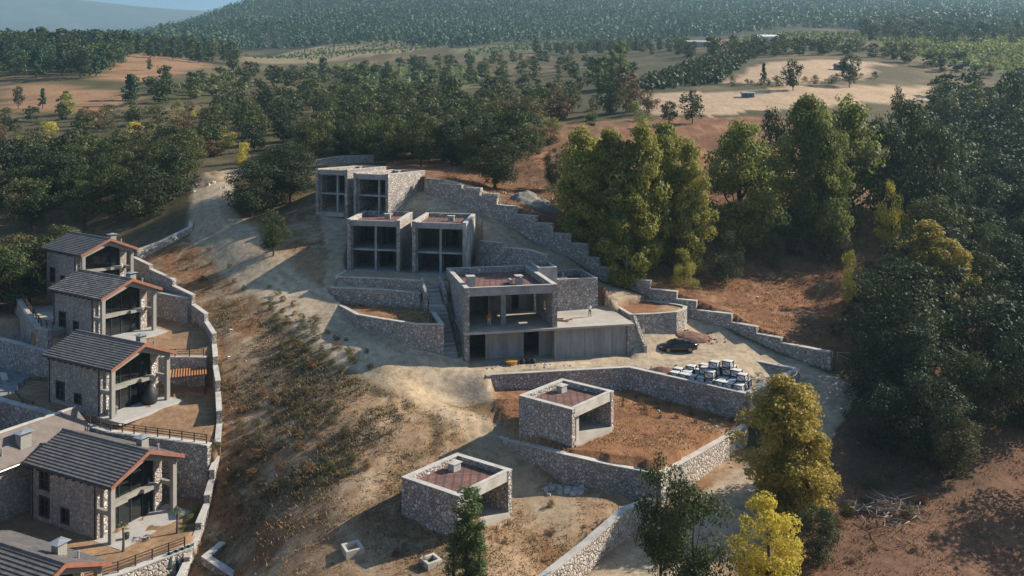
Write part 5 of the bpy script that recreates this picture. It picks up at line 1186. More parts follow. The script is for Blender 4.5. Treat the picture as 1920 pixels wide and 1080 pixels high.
def crown_parts(shape, rng, nleaf, size):
    z0, R, prof, nc, (c0, c1) = SHAPES[shape]
    if nleaf < 1000: nc = int(nc * .6); c0 *= 1.15; c1 *= 1.15
    th0 = rng.uniform(0, 6.28, 3); cs = []
    for i in range(nc):
        t = rng.uniform(.02, .97)
        if prof == 'round': w = math.sin(math.pi * min(1, max(.02, t * .92 + .06))) ** .6
        elif prof == 'egg': w = (math.sin(math.pi * (t * .96 + .02) ** .72)) ** .85
        elif prof == 'cone': w = (1 - t) ** .8 * (.7 + .3 * math.sin(t * 22)) + .03
        elif prof == 'col': w = math.sin(math.pi * (t * .95 + .03)) ** .45
        else: w = math.sqrt(max(0, 1 - t * t))
        a = rng.uniform(0, 2 * math.pi); lob = 1 + .22 * math.sin(3 * a + th0[0] + t * 5) + .13 * math.sin(5 * a + th0[1])
        r = R * w * lob * (rng.uniform(.0, 1) ** .45) * .88
        cr = rng.uniform(c0, c1) * (.75 if t > .85 else 1.0)
        cs.append((r * math.cos(a), r * math.sin(a), z0 + (1 - z0) * t * .95, cr))
    cs = np.array(cs); w = cs[:, 3] ** 2; pick = rng.choice(len(cs), nleaf, p=w / w.sum())
    d = rng.normal(size=(nleaf, 3)); d[:, 2] = d[:, 2] * .85 + .12; d /= np.linalg.norm(d, axis=1, keepdims=True)
    rad = rng.uniform(.35, 1.12, nleaf) ** .6
    P = cs[pick, :3] + d * (cs[pick, 3] * rad)[:, None] * np.array([1.1, 1.1, .82])
    Nn = d + rng.normal(size=(nleaf, 3)) * .55; Nn[:, 2] += .25; Nn /= np.linalg.norm(Nn, axis=1, keepdims=True)
    tin = np.clip(.5 + .16 * rng.normal(size=nleaf) + (rng.uniform(-.2, .2, len(cs)))[pick], 0, 1)
    V, Fq = leaf_quads(rng, P, Nn, size)
    return cs, V, Fq, np.repeat(tin, 4)
LEAFN = {'near': (9500, .021), 'mid': (5200, .028), 'far': (1400, .051)}
PROTO = {}
def proto(kind, lod, var):
    key = (kind, lod, var)
    if key in PROTO: return PROTO[key]
    rng = np.random.default_rng(abs(hash((sorted(SHAPES).index(kind if kind in SHAPES else 'shrub'), {'near': 1, 'mid': 2, 'far': 3}[lod], var))) % 99991)
    n, s = LEAFN[lod]
    if kind in ('plane', 'green') and lod == 'near': n = 21000; s = .0185
    if kind in ('poplar',): n = int(n * .75); s *= .62
    if kind == 'shrub': n = int(n * .55); s *= 1.25
    cs, V, Fq, tin = crown_parts(kind, rng, n, s)
    cm = np_mesh(kind + '_crown', V, Fq, 4, np.repeat(tin[:, None], 3, 1))
    tb = MB(); h = SHAPES[kind][0]; r0 = .02 if kind not in ('shrub',) else .012
    nt_ = 6 if lod == 'near' else (5 if lod == 'mid' else 4)
    wob = rng.normal(size=(5, 2)) * .012; wob[0] = 0
    sp = [Vector((wob[i][0], wob[i][1], z)) for i, z in enumerate((-.06, .12, .32, .55, .80 if kind in ('poplar', 'pine', 'plane', 'green') else .66))]
    tb.tube(sp, [r0 * 1.25, r0, r0 * .78, r0 * .5, r0 * .15], nt_, False)
    if kind != 'poplar':
        for i in range(9 if lod == 'near' else (6 if lod == 'mid' else 3)):
            c = cs[rng.integers(len(cs))]; k = rng.uniform(.25, .55) * (c[2]); a = Vector((0, 0, max(.08, min(.6, k)))); b_ = Vector(c[:3]); mid = a.lerp(b_, .5) + Vector((0, 0, -.02))
            tb.tube([a, mid, b_], [r0 * .5, r0 * .3, r0 * .1], 4, False)
    tm = tb.mesh(kind + '_trunk', smooth=True)
    PROTO[key] = (cm, tm); return PROTO[key]
NAMES = {'oak': 'oak_tree', 'dark': 'oak_tree', 'plane': 'plane_tree', 'green': 'broadleaf_tree', 'yellow': 'yellow_tree', 'pine': 'pine_tree', 'poplar': 'poplar_tree', 'rust': 'dry_tree', 'olive': 'scrub_tree', 'shrub': 'shrub'}
NTREE = 0
VARMESH = {}
def tree(kind, x, y, z, H, wf, label, group=None, leaf=None, var=None, cat='tree', lod=None):
    global NTREE; NTREE += 1
    d = math.hypot(x, y); lod = lod or ('near' if d < 104 or group is None and d < 150 else ('mid' if d < 190 else 'far'))
    nv = {'near': 2, 'mid': 3, 'far': 3}[lod]; var = NTREE % nv if var is None else var
    cm, tm = proto(kind, lod, var); leaf = leaf or (kind if kind != 'shrub' else 'olive')
    key = (kind, lod, var, leaf)
    if key not in VARMESH:
        c2 = cm.copy(); c2.materials.clear(); c2.materials.append(LEAF[leaf]); t2 = tm.copy(); t2.materials.clear(); t2.materials.append(BARK_P if kind == 'plane' else BARK); VARMESH[key] = (c2, t2)
    c2, t2 = VARMESH[key]
    r = empty(NAMES[kind], (x, y, z), label, cat if kind != 'shrub' else 'shrub', group, rz=(NTREE * 2.399) % 6.283)
    r.scale = (H * wf, H * wf, H)
    for nm, me in (('trunk', t2), ('crown', c2)):
        o = bpy.data.objects.new(nm, me); COL.objects.link(o); o.parent = r
    return r
def tpx(kind, u, Y, vtop, wpx, label, group=None, leaf=None, zoff=0, **kw):      # a tree by column, distance, row of its top and width in photo pixels
    x = (u - 960) / F * Y; z = gz1(x, Y) + zoff; H = -(vtop - VH) / F * Y - z
    R = SHAPES[kind][1]; wf = (wpx / F * Y) / (2 * R * H * 1.05)
    return tree(kind, x, Y, z - .05, H, wf, label, group, leaf, **kw)

# ---- single trees one can point at
tpx('plane', 1088, 122.5, 228, 118, 'leftmost yellow-green plane tree behind the stepped wall', leaf='plane')
tpx('plane', 1148, 120.5, 226, 128, 'yellow-green plane tree with pale bare trunk overhanging the stepped wall', leaf='plane')
tpx('plane', 1204, 119.5, 214, 118, 'pointed yellow-green plane tree third from the left of the row', leaf='plane')
tpx('plane', 1246, 124, 213, 112, 'tall pointed yellow-green plane tree in the middle of the row', leaf='plane')
tpx('plane', 1292, 121, 250, 96, 'smaller olive-yellow plane tree leaning right of the tallest ones', leaf='plane')
tpx('plane', 1175, 116.8, 330, 110, 'low bushy yellow-green plane tree right above the stepped wall', leaf='plane')
tpx('plane', 1120, 128, 250, 100, 'yellow-green plane tree half hidden at the back left of the row', leaf='plane')
tpx('green', 1388, 131, 214, 170, 'broad fresh-green tree standing alone between the two plane groups', leaf='green')
tpx('green', 1515, 137, 164, 150, 'tall green tree with yellowing edge on the right of the red slope', leaf='green')
tpx('green', 1590, 139, 163, 145, 'tall green tree with a ragged crown beside the dark woods', leaf='green')
tpx('green', 1545, 131, 210, 120, 'green tree in front of the two tall ones by the dark woods', leaf='green')
tpx('dark', 1447, 145, 196, 70, 'narrow dark tree between the fresh-green tree and the tall ones', leaf='dark')
tpx('dark', 1655, 141, 215, 110, 'dark tree filling the gap right of the tall green trees', leaf='dark')
tpx('dark', 1752, 139, 225, 120, 'dark tree in front of the copse right of the tall green trees', leaf='dark')
tpx('dark', 1700, 146, 178, 140, 'big dark green tree right of the tall green pair', leaf='oak')
tpx('dark', 1690, 97, 478, 185, 'huge dark oak in the right foreground by the lower road', leaf='dark')
tpx('dark', 1648, 91, 610, 130, 'dark oak bulging over the lower road in front of the huge one', leaf='dark')
tpx('dark', 1725, 90, 600, 170, 'dark oak with a broad crown below the huge one', leaf='dark')
tpx('dark', 1665, 83.5, 715, 140, 'low dark oak on the bank beside the lower road', leaf='dark')
tpx('dark', 1745, 81.5, 700, 150, 'dark oak with a low skirt on the right foreground slope', leaf='dark')
tpx('plane', 1738, 112, 404, 130, 'tall yellow-leaved tree rising behind the huge dark oak', leaf='gold')
tpx('plane', 1775, 109, 436, 110, 'second yellow-leaved crown behind the huge dark oak', leaf='gold')
tpx('dark', 1828, 86, 655, 130, 'round dark green tree right of the huge dark oak', leaf='oak')
tpx('dark', 1938, 86, 600, 130, 'dark oak cut by the right edge above the foreground slope', leaf='dark')
tpx('dark', 2075, 75, 700, 170, 'tall dark oak beyond the right edge shading the bottom right corner', leaf='dark')
tpx('oak', 1790, 78.5, 755, 105, 'small dark tree with yellowing edge at the foot of the huge oak', leaf='olive')
tpx('green', 1470, 75.0, 690, 190, 'golden-green tree in front of the stacked crates', leaf='gold')
tpx('green', 1510, 73.0, 790, 150, 'lower golden-green tree leaning right below the crates', leaf='gold')
tpx('oak', 1300, 61.0, 905, 150, 'dark green tree on the bottom edge by the lower road', leaf='oak')
tpx('oak', 1240, 63.5, 850, 120, 'loose dark green tree hiding the gap in the sunlit wall', leaf='oak')
tpx('yellow', 1440, 62.0, 925, 138, 'bright yellow bushy tree at the bottom edge', leaf='yellow', var=0)
tpx('dark', 1535, 66.0, 945, 90, 'dull dark bush right of the bright yellow tree', leaf='dark')
tpx('poplar', 878, 60.5, 902, 56, 'slim green poplar in front of the lower hut', leaf='poplar', lod='near', var=0)
tpx('poplar', 852, 60.3, 985, 36, 'short green poplar shoot left of the slim poplar', leaf='poplar', lod='near', var=1)
tpx('poplar', 897, 60.0, 960, 34, 'short green poplar shoot right of the slim poplar', leaf='poplar', lod='near', var=1)
tpx('oak', 512, 119.5, 390, 62, 'round dark bush-like oak on the inside bend of the dirt road', leaf='oak')
tpx('oak', 470, 134, 298, 112, 'dark oak spreading over the upper dirt road', leaf='dark')
tpx('oak', 545, 139, 262, 105, 'dark oak left of the top pair of units', leaf='dark')
tpx('oak', 515, 141, 275, 95, 'dark oak between the upper road and the top units', leaf='oak')
tpx('oak', 930, 136, 250, 112, 'dark round oak just above the top end of the stepped wall', leaf='oak')
tpx('oak', 962, 150, 200, 95, 'taller dark oak right behind the round one above the wall', leaf='oak')
tpx('oak', 1037, 140, 275, 42, 'small dark shrub on the red path strip', leaf='dark')
tpx('shrub', 1362, 120.5, 428, 82, 'dark round shrub in the middle of the red slope', leaf='dark')
tpx('shrub', 1450, 126.5, 425, 52, 'olive shrub on the crest of the red slope', leaf='olive')
tpx('shrub', 1282, 116.5, 462, 55, 'yellow-green shrub at the left of the red slope', leaf='plane')
tpx('shrub', 1595, 118, 462, 48, 'yellow-green small tree at the right of the red slope', leaf='plane')
tpx('shrub', 1672, 133, 332, 70, 'orange-yellow bush before the dark woods', leaf='yellow')
tpx('shrub', 1490, 130, 380, 90, 'dull olive thicket under the tall green trees', leaf='olive')
tpx('shrub', 1560, 129, 385, 80, 'dull olive thicket right of the tall green trees', leaf='olive')
for u, Y, vt, w, kd, lb in ((1487, 268, 110, 42, 'oak', 'lone dark tree on the upper edge of the stubble field'), (1298, 205, 168, 48, 'oak', 'dark round tree at the left end of the stubble field'), (1593, 285, 100, 42, 'oak', 'dark tree beside the right end of the upper stubble field'),
    (1685, 225, 160, 24, 'oak', 'tiny round tree at the right end of the lower stubble field'), (1432, 290, 116, 14, 'pine', 'thin young tree on the upper stubble field'), (1255, 202, 188, 34, 'oak', 'small tree on the left corner of the stubble field'),
    (125, 262, 168, 38, 'green', 'single green tree on the left bare field'), (80, 275, 163, 16, 'pine', 'thin tree on the left bare field'), (35, 275, 160, 20, 'oak', 'small dark bush at the left end of the bare field'), (280, 400, 108, 12, 'oak', 'tiny tree on the upper left bare slope'),
    (245, 285, 135, 38, 'pine', 'dark pine at the foot of the upper left bare slope'), (1895, 215, 128, 44, 'oak', 'bare-limbed dark tree at the right edge of the fields')):
    tpx(kd, u, Y, vt, w, lb, leaf='dark' if kd == 'oak' else None)
for k, (u, vt, w) in enumerate(((1163, 68, 25), (1148, 86, 20), (1134, 93, 20), (1122, 100, 18), (1173, 106, 18))):
    tpx('poplar', u, 300 + k * 3, vt, w, ['tallest poplar of the clump above the central trees', 'second poplar left of the tallest one', 'third poplar in the clump above the central trees', 'shortest poplar at the left of the clump', 'short poplar right of the tallest one'][k], lod='mid', leaf='tallpop')
for u, Y, vt, w, lb in ((345, 196, 245, 34, 'bright yellow shrub left of the central woods'), (310, 205, 246, 24, 'small bright yellow bush among dark oaks on the left'), (455, 178, 262, 38, 'yellow-green bush above the upper road'), (420, 205, 228, 40, 'yellow-tinged tree among the oaks left of centre')):
    tpx('shrub', u, Y, vt, w, lb, leaf='yellow')
for u, Y, vt, w, lb in ((1045, 225, 168, 62, 'rust-brown tree among the central oaks'), (1180, 232, 135, 60, 'reddish tree below the poplar clump'), (400, 190, 262, 58, 'brown-leaved tree left of the upper road'), (1215, 225, 165, 36, 'reddish bush at the left end of the stubble field')):
    tpx('rust', u, Y, vt, w, lb, leaf='rust')

# ---- woods, tree by tree
R_ = random.Random(5)
ALLP = []
def zone(px, spacing, kinds, hr, wr, label, group, Y0=60, poly_w=None, maxn=300, clear=True):
    poly = poly_w or worldpoly(px, Y0); X = [p[0] for p in poly]; Yv = [p[1] for p in poly]; n = 0
    cand = [(R_.uniform(min(X), max(X)), R_.uniform(min(Yv), max(Yv))) for _ in range(9000)]
    ok = inpoly(np.array([c[0] for c in cand]), np.array([c[1] for c in cand]), poly)
    mine = []
    pts = [c for c, k in zip(cand, ok) if k]
    if not pts: return
    zz = ground_z(np.array([p[0] for p in pts]), np.array([p[1] for p in pts]))
    for (x, y), z in zip(pts, zz):
        if n >= maxn: break
        sp = spacing * R_.uniform(.8, 1.25)
        if any((x - a) ** 2 + (y - b) ** 2 < sp * sp for a, b in mine): continue
        mine.append((x, y)); n += 1
        q = R_.random() * sum(k[1] for k in kinds); s = 0
        for kd, w, lf in kinds:
            s += w
            if q <= s: break
        H = R_.uniform(*hr) * (.8 if kd in ('shrub',) else 1)
        ALLP.append((kd, x, y, float(z) - .1, H, R_.uniform(*wr), label % LN[lf or kd] if '%s' in label else label, group, lf))
LN = {'oak': 'dark green oak', 'dark': 'nearly black-green oak', 'green': 'fresh green tree', 'yellow': 'yellow tree', 'pine': 'dark pine', 'rust': 'brown-leaved tree', 'olive': 'olive-brown tree', 'plane': 'yellow-green tree', 'poplar': 'poplar', 'gold': 'golden tree'}
OAKS = [('oak', 5, 'oak'), ('dark', 3, 'dark'), ('oak', 1, 'olive')]
MIX = [('oak', 5, 'oak'), ('dark', 2, 'dark'), ('olive', 2, 'olive'), ('rust', 1, 'rust'), ('green', .7, 'green'), ('shrub', .5, 'yellow')]
SCRUB = [('oak', 2.2, 'oak'), ('olive', 3, 'olive'), ('shrub', 2, 'olive'), ('rust', 1.2, 'rust'), ('shrub', 1, 'green'), ('shrub', .7, 'yellow'), ('dark', .8, 'dark')]
zone([(585, 306), (660, 300), (790, 312), (870, 318), (985, 320), (1000, 285), (1000, 250), (900, 240), (700, 245), (570, 280)], 6.0, OAKS, (7.5, 10.5), (.85, 1.15), '%s in the wood directly behind the paired stone units', 'wood behind the units', 130)
zone(None, 4.5, OAKS, (8, 11), (.9, 1.15), '%s crowding the back corner left of the topmost house', 'trees left of the topmost house', poly_w=[(-71, 113), (-95, 113), (-100, 130), (-72, 128)])
zone([(1365, 163), (1450, 163), (1560, 158), (1640, 150), (1640, 146), (1540, 152), (1440, 157), (1365, 158)], 5, [('shrub', 3, 'olive'), ('shrub', 2, 'dark')], (2.5, 4.2), (.9, 1.3), '%s bush in the strip between the two stubble fields', 'strip between the stubble fields', 150)
zone([(385, 290), (560, 285), (700, 246), (1000, 240), (1150, 215), (1010, 195), (700, 182), (400, 205)], 9.6, OAKS + [('olive', .8, 'olive'), ('rust', .3, 'rust')], (6.5, 10), (.9, 1.3), '%s in the broad belt of woods across the middle distance', 'middle belt of woods', 150)
zone([(-80, 420), (250, 425), (345, 385), (362, 335), (300, 315), (-80, 320)], 6.6, OAKS, (8, 11), (.9, 1.2), '%s in the dark wood behind the left-hand houses', 'wood behind the left houses', 120)
zone([(-60, 320), (360, 312), (400, 270), (380, 205), (230, 218), (-60, 228)], 8.0, SCRUB, (2.6, 6.5), (.95, 1.5), '%s in the loose scrub on the left of the middle distance', 'loose scrub on the left', 140)
zone([(-60, 155), (170, 152), (235, 112), (238, 96), (-60, 98)], 10.5, [('pine', 3, 'pine'), ('dark', 4, 'pine'), ('oak', 2, 'dark')], (11, 16), (.9, 1.3), '%s of the ridge wood at the upper left', 'ridge wood at the upper left', 200)
zone([(240, 108), (440, 122), (440, 104), (380, 97), (250, 90)], 12, [('pine', 4, 'pine'), ('dark', 3, 'pine')], (9, 14), (.9, 1.3), '%s between the bare slope and the hill forest', 'trees at the foot of the hill', 200)
zone([(215, 196), (690, 188), (690, 138), (480, 136), (420, 150), (280, 160)], 17, OAKS + [('pine', 1, 'pine')], (6, 10), (.95, 1.3), '%s in the scattered trees below the hill', 'scattered trees below the hill', 180)
zone([(690, 186), (1180, 186), (1215, 150), (1100, 128), (1000, 112), (780, 120), (700, 140)], 18, OAKS + [('olive', .6, 'olive')], (5, 8.5), (.95, 1.3), '%s in the groves above the middle belt', 'groves above the middle belt', 180)
zone([(1665, 690), (1860, 760), (2050, 800), (2050, 300), (1780, 245), (1770, 330), (1700, 440)], 7.2, [('dark', 6, 'dark'), ('oak', 3, 'oak'), ('olive', .5, 'olive')], (8.5, 12.5), (.95, 1.3), '%s in the deep woods along the right edge', 'deep woods on the right', 90)
zone([(1740, 222), (2000, 260), (2000, 190), (1790, 180), (1745, 190)], 10.5, OAKS, (6, 10), (.95, 1.3), '%s in the copse right of the stubble field', 'copse right of the fields', 160)
zone([(1285, 110), (1440, 108), (1600, 104), (1700, 122), (1930, 172), (1930, 158), (1720, 112), (1600, 94), (1290, 98)], 12, OAKS, (6, 10), (1, 1.4), '%s in the hedgerow above the stubble fields', 'hedgerow above the fields', 220)
zone([(1620, 78), (1930, 84), (1930, 52), (1620, 44)], 17, [('oak', 3, 'oak'), ('dark', 2, 'pine'), ('pine', 1, 'pine')], (9, 14), (1, 1.4), '%s in the far grove at the upper right', 'far grove at the upper right', 300)
zone([(1000, 100), (1290, 102), (1290, 88), (1130, 84), (1000, 96)], 13, [('dark', 3, 'dark'), ('oak', 2, 'oak'), ('pine', 1, 'pine')], (6, 9), (1, 1.3), '%s in the dark hedge at the foot of the hill forest', 'dark hedge under the hill', 250)
zone([(1000, 300), (1060, 250), (1200, 230), (1260, 240), (1130, 205), (1000, 215)], 12, [('oak', 2, 'oak'), ('olive', 2, 'olive'), ('shrub', 1, 'green')], (3.5, 6.5), (.9, 1.3), '%s on the red ground behind the plane trees', 'small trees behind the planes', 140)
zone([(1560, 640), (1700, 560), (1700, 440), (1640, 470)], 5.5, [('shrub', 2, 'olive'), ('shrub', 1, 'dark')], (1.8, 3.2), (.9, 1.3), '%s thicket between the red slope and the deep woods', 'thicket at the woods edge', 90)
zone([(1500, 1070), (1550, 985), (1850, 1010), (1800, 1075)], 3.4, [('shrub', 3, 'rust'), ('shrub', 1, 'olive')], (.4, 1.0), (.9, 1.4), '%s low brush at the bottom right of the foreground slope', 'brush at the bottom right', 55)
zone([(1560, 990), (1640, 890), (1800, 930), (1700, 985)], 3.2, [('shrub', 2, 'rust'), ('shrub', 1, 'olive')], (.9, 1.8), (.9, 1.4), '%s low brush around the heap of branches', 'brush by the branch heap', 60)
zone([(400, 900), (600, 930), (690, 890), (640, 760), (520, 720), (450, 780)], 2.0, [('shrub', 3, 'olive'), ('shrub', 2.5, 'rust'), ('shrub', .4, 'dark')], (.8, 1.7), (.9, 1.5), '%s scrub bush on the dry slope below the bend', 'scrub on the dry slope', 60)
zone([(530, 690), (640, 700), (720, 700), (690, 672), (560, 580), (500, 540)], 1.8, [('shrub', 3, 'olive'), ('shrub', 1.2, 'dark'), ('shrub', 1, 'rust')], (.8, 1.7), (.9, 1.4), '%s scrub bush under the edge of the dirt road', 'scrub under the road edge', 60)
zone([(330, 480), (430, 600), (480, 560), (410, 470)], 3.4, [('shrub', 3, 'rust'), ('shrub', 1, 'olive')], (.6, 1.2), (.9, 1.5), '%s dry bush on the bank above the boundary wall', 'dry bushes above the boundary wall', 60)
zone([(410, 690), (450, 690), (450, 960), (405, 990)], 1.9, [('shrub', 4, 'rust'), ('shrub', 1, 'olive')], (.6, 1.1), (.9, 1.5), '%s dry bush hugging the boundary wall', 'dry bushes along the wall', 60)
zone([(600, 1075), (760, 1040), (1000, 1060), (1150, 990), (1060, 940), (960, 985), (780, 1080)], 3.6, [('shrub', 3, 'rust'), ('shrub', 1, 'olive')], (.5, 1.1), (.9, 1.4), '%s dry tuft bush around the lower hut', 'dry tufts by the lower hut', 55)
zone([(1150, 760), (1250, 790), (1370, 800), (1375, 790), (1260, 770), (1180, 745)], 1.8, [('shrub', 3, 'rust'), ('shrub', 1, 'olive')], (.6, 1.2), (.6, 1.0), '%s weed in the shade of the tall retaining wall', 'weeds under the tall wall', 80)
for u, Y, vt, w, lf, lb in ((345, 75.8, 985, 26, 'green', 'nearest clump of the green hedge inside the boundary wall'), (358, 77.2, 962, 28, 'green', 'middle clump of the green hedge inside the boundary wall'), (368, 78.6, 938, 24, 'green', 'farthest clump of the green hedge inside the boundary wall'),
    (70, 104.5, 650, 26, 'dark', 'dark shrub below the curved yard wall'), (122, 77.5, 960, 34, 'green', 'leafy shrub against the side of the fourth house'), (60, 80.5, 950, 50, 'dark', 'dark shrub at the back corner of the fourth house')):
    tpx('shrub', u, Y, vt, w, lb, leaf=lf)

# things outside the picture are left out; of each kind the 300 that show largest stay single, the rest of the oaks become one wood
vis = [t for t in ALLP if abs(t[1] / t[2]) < .665 + t[4] / t[2] and VH - (t[3] + t[4]) / t[2] * F < 1085]
by = {}
for t in vis: by.setdefault(NAMES[t[0]], []).append(t)
rest = []; brush = []
have = {}
for o in COL.objects:
    if o.type == 'EMPTY': k = o.name.split('.')[0]; have[k] = have.get(k, 0) + 1
for nm, lst in by.items():
    lst.sort(key=lambda t: -t[4] / t[2]); cut = 298 - have.get(nm, 0)
    for t in lst[:cut]: tree(*t)
    (brush if nm == 'shrub' else rest).extend(lst[max(cut, 0):])
def join_rest(rest, name, mat, label, cat):
    rgw = np.random.default_rng(8); Vs, Ts = [], []
    for i, t in enumerate(rest):
        key = ('w', t[0] if t[0] in SHAPES else 'oak', i % 3)
        if key not in PROTO:
            cs_, V_, F_, T_ = crown_parts(key[1], np.random.default_rng(70 + i % 3), 480, .088); PROTO[key] = (V_, T_)
        V_, T_ = PROTO[key]; a = i * 2.399; c, s = math.cos(a), math.sin(a); H, w = t[4], t[4] * t[5]
        Vs.append(np.stack([(V_[:, 0] * c - V_[:, 1] * s) * w + t[1], (V_[:, 0] * s + V_[:, 1] * c) * w + t[2], V_[:, 2] * H + t[3]], -1)); Ts.append(np.clip(T_ + rgw.normal() * .22, 0, 1))
    V_ = np.concatenate(Vs); T_ = np.concatenate(Ts)
    me = np_mesh(name, V_, np.arange(len(V_)).reshape(-1, 4), 4, np.repeat(T_[:, None], 3, 1))
    tag(link(name, me, None, [mat]), label, cat, None, 'stuff')
print('single', len(vis) - len(rest) - len(brush), 'joined', len(rest), len(brush))
if rest: join_rest(rest, 'oak_wood', LEAF['oak'], 'distant oak woods and hedges spread over the far slopes', 'woods')
if brush: join_rest(brush, 'low_scrub', LEAF['olive'], 'small olive-brown scrub scattered over the dry ground', 'scrub')

# palms
def palm(u, Y, H, label):
    x = (u - 960) / F * Y; z = gz1(x, Y); r = empty('palm_tree', (x, Y, z), label, 'palm', 'young palms in the lowest lawn')
    MB().tube([(x, Y, z - .1), (x + .03, Y, z + H * .4), (x, Y, z + H * .8)], [.13, .10, .09], 7).build('trunk', BARK, r)
    rg = random.Random(int(u)); m = MB(); base = Vector((x, Y, z + H * .8))
    for k in range(15):
        a = k * 2.4; el = rg.uniform(.1, 1.2); d = Vector((math.cos(a) * math.cos(el), math.sin(a) * math.cos(el), math.sin(el))); side = d.cross(Vector((0, 0, 1))).normalized()
        L = rg.uniform(.65, .95); p1 = base + d * L * .5; p2 = base + d * L + Vector((0, 0, -.35 * L))
        for q in (-1, -.5, 0, .5, 1): m.quad(p1 - side * .03, p1 + side * .03, p2 + side * (.3 * q + .05) + d * (-.18 * abs(q)), p2 + side * (.3 * q - .05) + d * (-.18 * abs(q)))
    m.build('fronds', simple_mat('palm_fronds', (.12, .15, .035), .6, .3, 4, 0) if 'palm_fronds' not in MATS else MATS['palm_fronds'], r)
palm(231, 71.8, 2.6, 'small palm on the lowest lawn nearest the dark railing')
palm(332, 75.0, 2.4, 'small palm on the lowest lawn beside the hedge')

# ---- far forest and orchards: masses nobody could count
def mass(name, pts, H, rng, nq, size, mat, label, cat, shape='pine'):
    n = len(pts); z = ground_z(pts[:, 0], pts[:, 1]); Hs = rng.uniform(*H, n)
    t = rng.uniform(.08, 1, (n, nq)); a = rng.uniform(0, 6.283, (n, nq))
    w = (1 - t) ** .7 * .30 + .04 if shape == 'pine' else np.sqrt(np.clip(1 - (2 * t - .95) ** 2, .05, 1)) * .42
    r = w * Hs[:, None] * rng.uniform(.5, 1.05, (n, nq))
    P = np.stack([pts[:, 0, None] + r * np.cos(a), pts[:, 1, None] + r * np.sin(a), z[:, None] + t * Hs[:, None]], -1).reshape(-1, 3)
    Nn = np.stack([np.cos(a), np.sin(a), .35 + t * .6], -1).reshape(-1, 3) + rng.normal(size=(n * nq, 3)) * .35; Nn /= np.linalg.norm(Nn, axis=1, keepdims=True)
    V, Fq = leaf_quads(rng, P, Nn, (size * Hs[:, None] * np.ones((1, nq))).ravel()) if False else leaf_quads(rng, P, Nn, size)
    tin = np.clip(.5 + rng.normal(size=n) * .16 + (fbm(pts[:, 0] / 110, pts[:, 1] / 110, 3, 61) - .5) * 1.3, 0, 1); tin = np.clip(np.repeat(tin, nq) + rng.normal(size=n * nq) * .08, 0, 1)
    me = np_mesh(name, V, Fq, 4, np.repeat(np.repeat(tin, 4)[:, None], 3, 1))
    tag(link(name, me, None, [mat]), label, cat, None, 'stuff')
rg = np.random.default_rng(11)
cand = np.stack([rg.uniform(-1100, 1500, 60000), rg.uniform(640, 2000, 60000)], -1)
aa = cand[:, 0] / cand[:, 1]; uu = aa * F + 960
keep = (np.abs(aa) < .72)
# where the forest starts, by column
start = np.interp(uu, [-100, 220, 300, 480, 700, 860, 960, 1130, 1300, 1400, 1500, 1700, 2000], [2500, 900, 720, 800, 770, 700, 820, 850, 800, 830, 880, 800, 800])
keep &= cand[:, 1] > start
cand = cand[keep]; zc_ = ground_z(cand[:, 0], cand[:, 1])
vv = VH - zc_ / cand[:, 1] * F
cand = cand[(vv > -45)]
grid = {}; sel = []
for p in cand:
    cell = 8.0 if fbm(p[0] / 90, p[1] / 90, 3, 63) > .42 else 10.5
    k = (int(p[0] // cell), int(p[1] // cell), cell)
    if k in grid: continue
    grid[k] = 1; sel.append(p)
sel = np.array(sel); print('forest', len(sel))
mass('pine_forest', sel, (7.0, 16), rg, 18, 2.7, LEAF['pine'], 'dense bluish pine forest covering the hill across the back', 'forest')
def rows(px, rowsp, sp, ang, H, label, name, mat, nq=9, size=1.3):
    poly = worldpoly(px, 150); X = [p[0] for p in poly]; Yv = [p[1] for p in poly]; c, s = math.cos(ang), math.sin(ang); pts = []
    cx, cy = (min(X) + max(X)) / 2, (min(Yv) + max(Yv)) / 2; R = max(max(X) - min(X), max(Yv) - min(Yv)) * .75
    a = np.arange(-R, R, rowsp); b = np.arange(-R, R, sp); A, Bq = np.meshgrid(a, b); Bq = Bq + rg.uniform(-.3, .3, Bq.shape) * sp; A = A + rg.uniform(-.12, .12, A.shape) * rowsp
    x = cx + A * c - Bq * s; y = cy + A * s + Bq * c; m = inpoly(x, y, poly) & (rg.uniform(size=x.shape) > .08)
    pts = np.stack([x[m], y[m]], -1)
    if len(pts) > 2600: pts = pts[rg.permutation(len(pts))[:2600]]
    if len(pts): mass(name, pts, H, rg, nq, size, mat, label, 'orchard', 'round')
rows([(1185, 162), (1330, 108), (1430, 100), (1350, 158), (1215, 172)], 4.6, 3.0, .5, (2.2, 3.2), 'rows of small orchard trees left of the upper stubble field', 'orchard', LEAF['oak'], 14, 1.5)
rows([(1640, 72), (1925, 66), (1925, 148), (1680, 100)], 6, 4.0, .2, (2.2, 3.4), 'wide green orchard at the right edge below the far grove', 'orchard', LEAF['green'], 10, 1.4)
rows([(600, 128), (880, 126), (900, 158), (690, 164)], 5.5, 3.6, .1, (2.4, 3.6), 'green orchard block in the middle distance', 'orchard', LEAF['poplar'], 12, 1.2)
rows([(270, 168), (470, 158), (470, 172), (290, 182)], 5, 3.2, .1, (2.2, 3.2), 'dark orchard rows left of centre', 'orchard', LEAF['poplar'], 12, 1.1)
rows([(450, 108), (640, 82), (860, 70), (880, 82), (760, 100), (600, 116)], 11, 5, -.3, (1.6, 2.6), 'sparse young orchard on the pale slope below the hill forest', 'orchard', LEAF['poplar'], 7, 1.4)
rows([(860, 100), (1080, 68), (1190, 76), (1100, 92), (920, 110)], 9, 4.4, .25, (1.8, 2.8), 'young orchard rows in the centre below the hill forest', 'orchard', LEAF['poplar'], 7, 1.4)
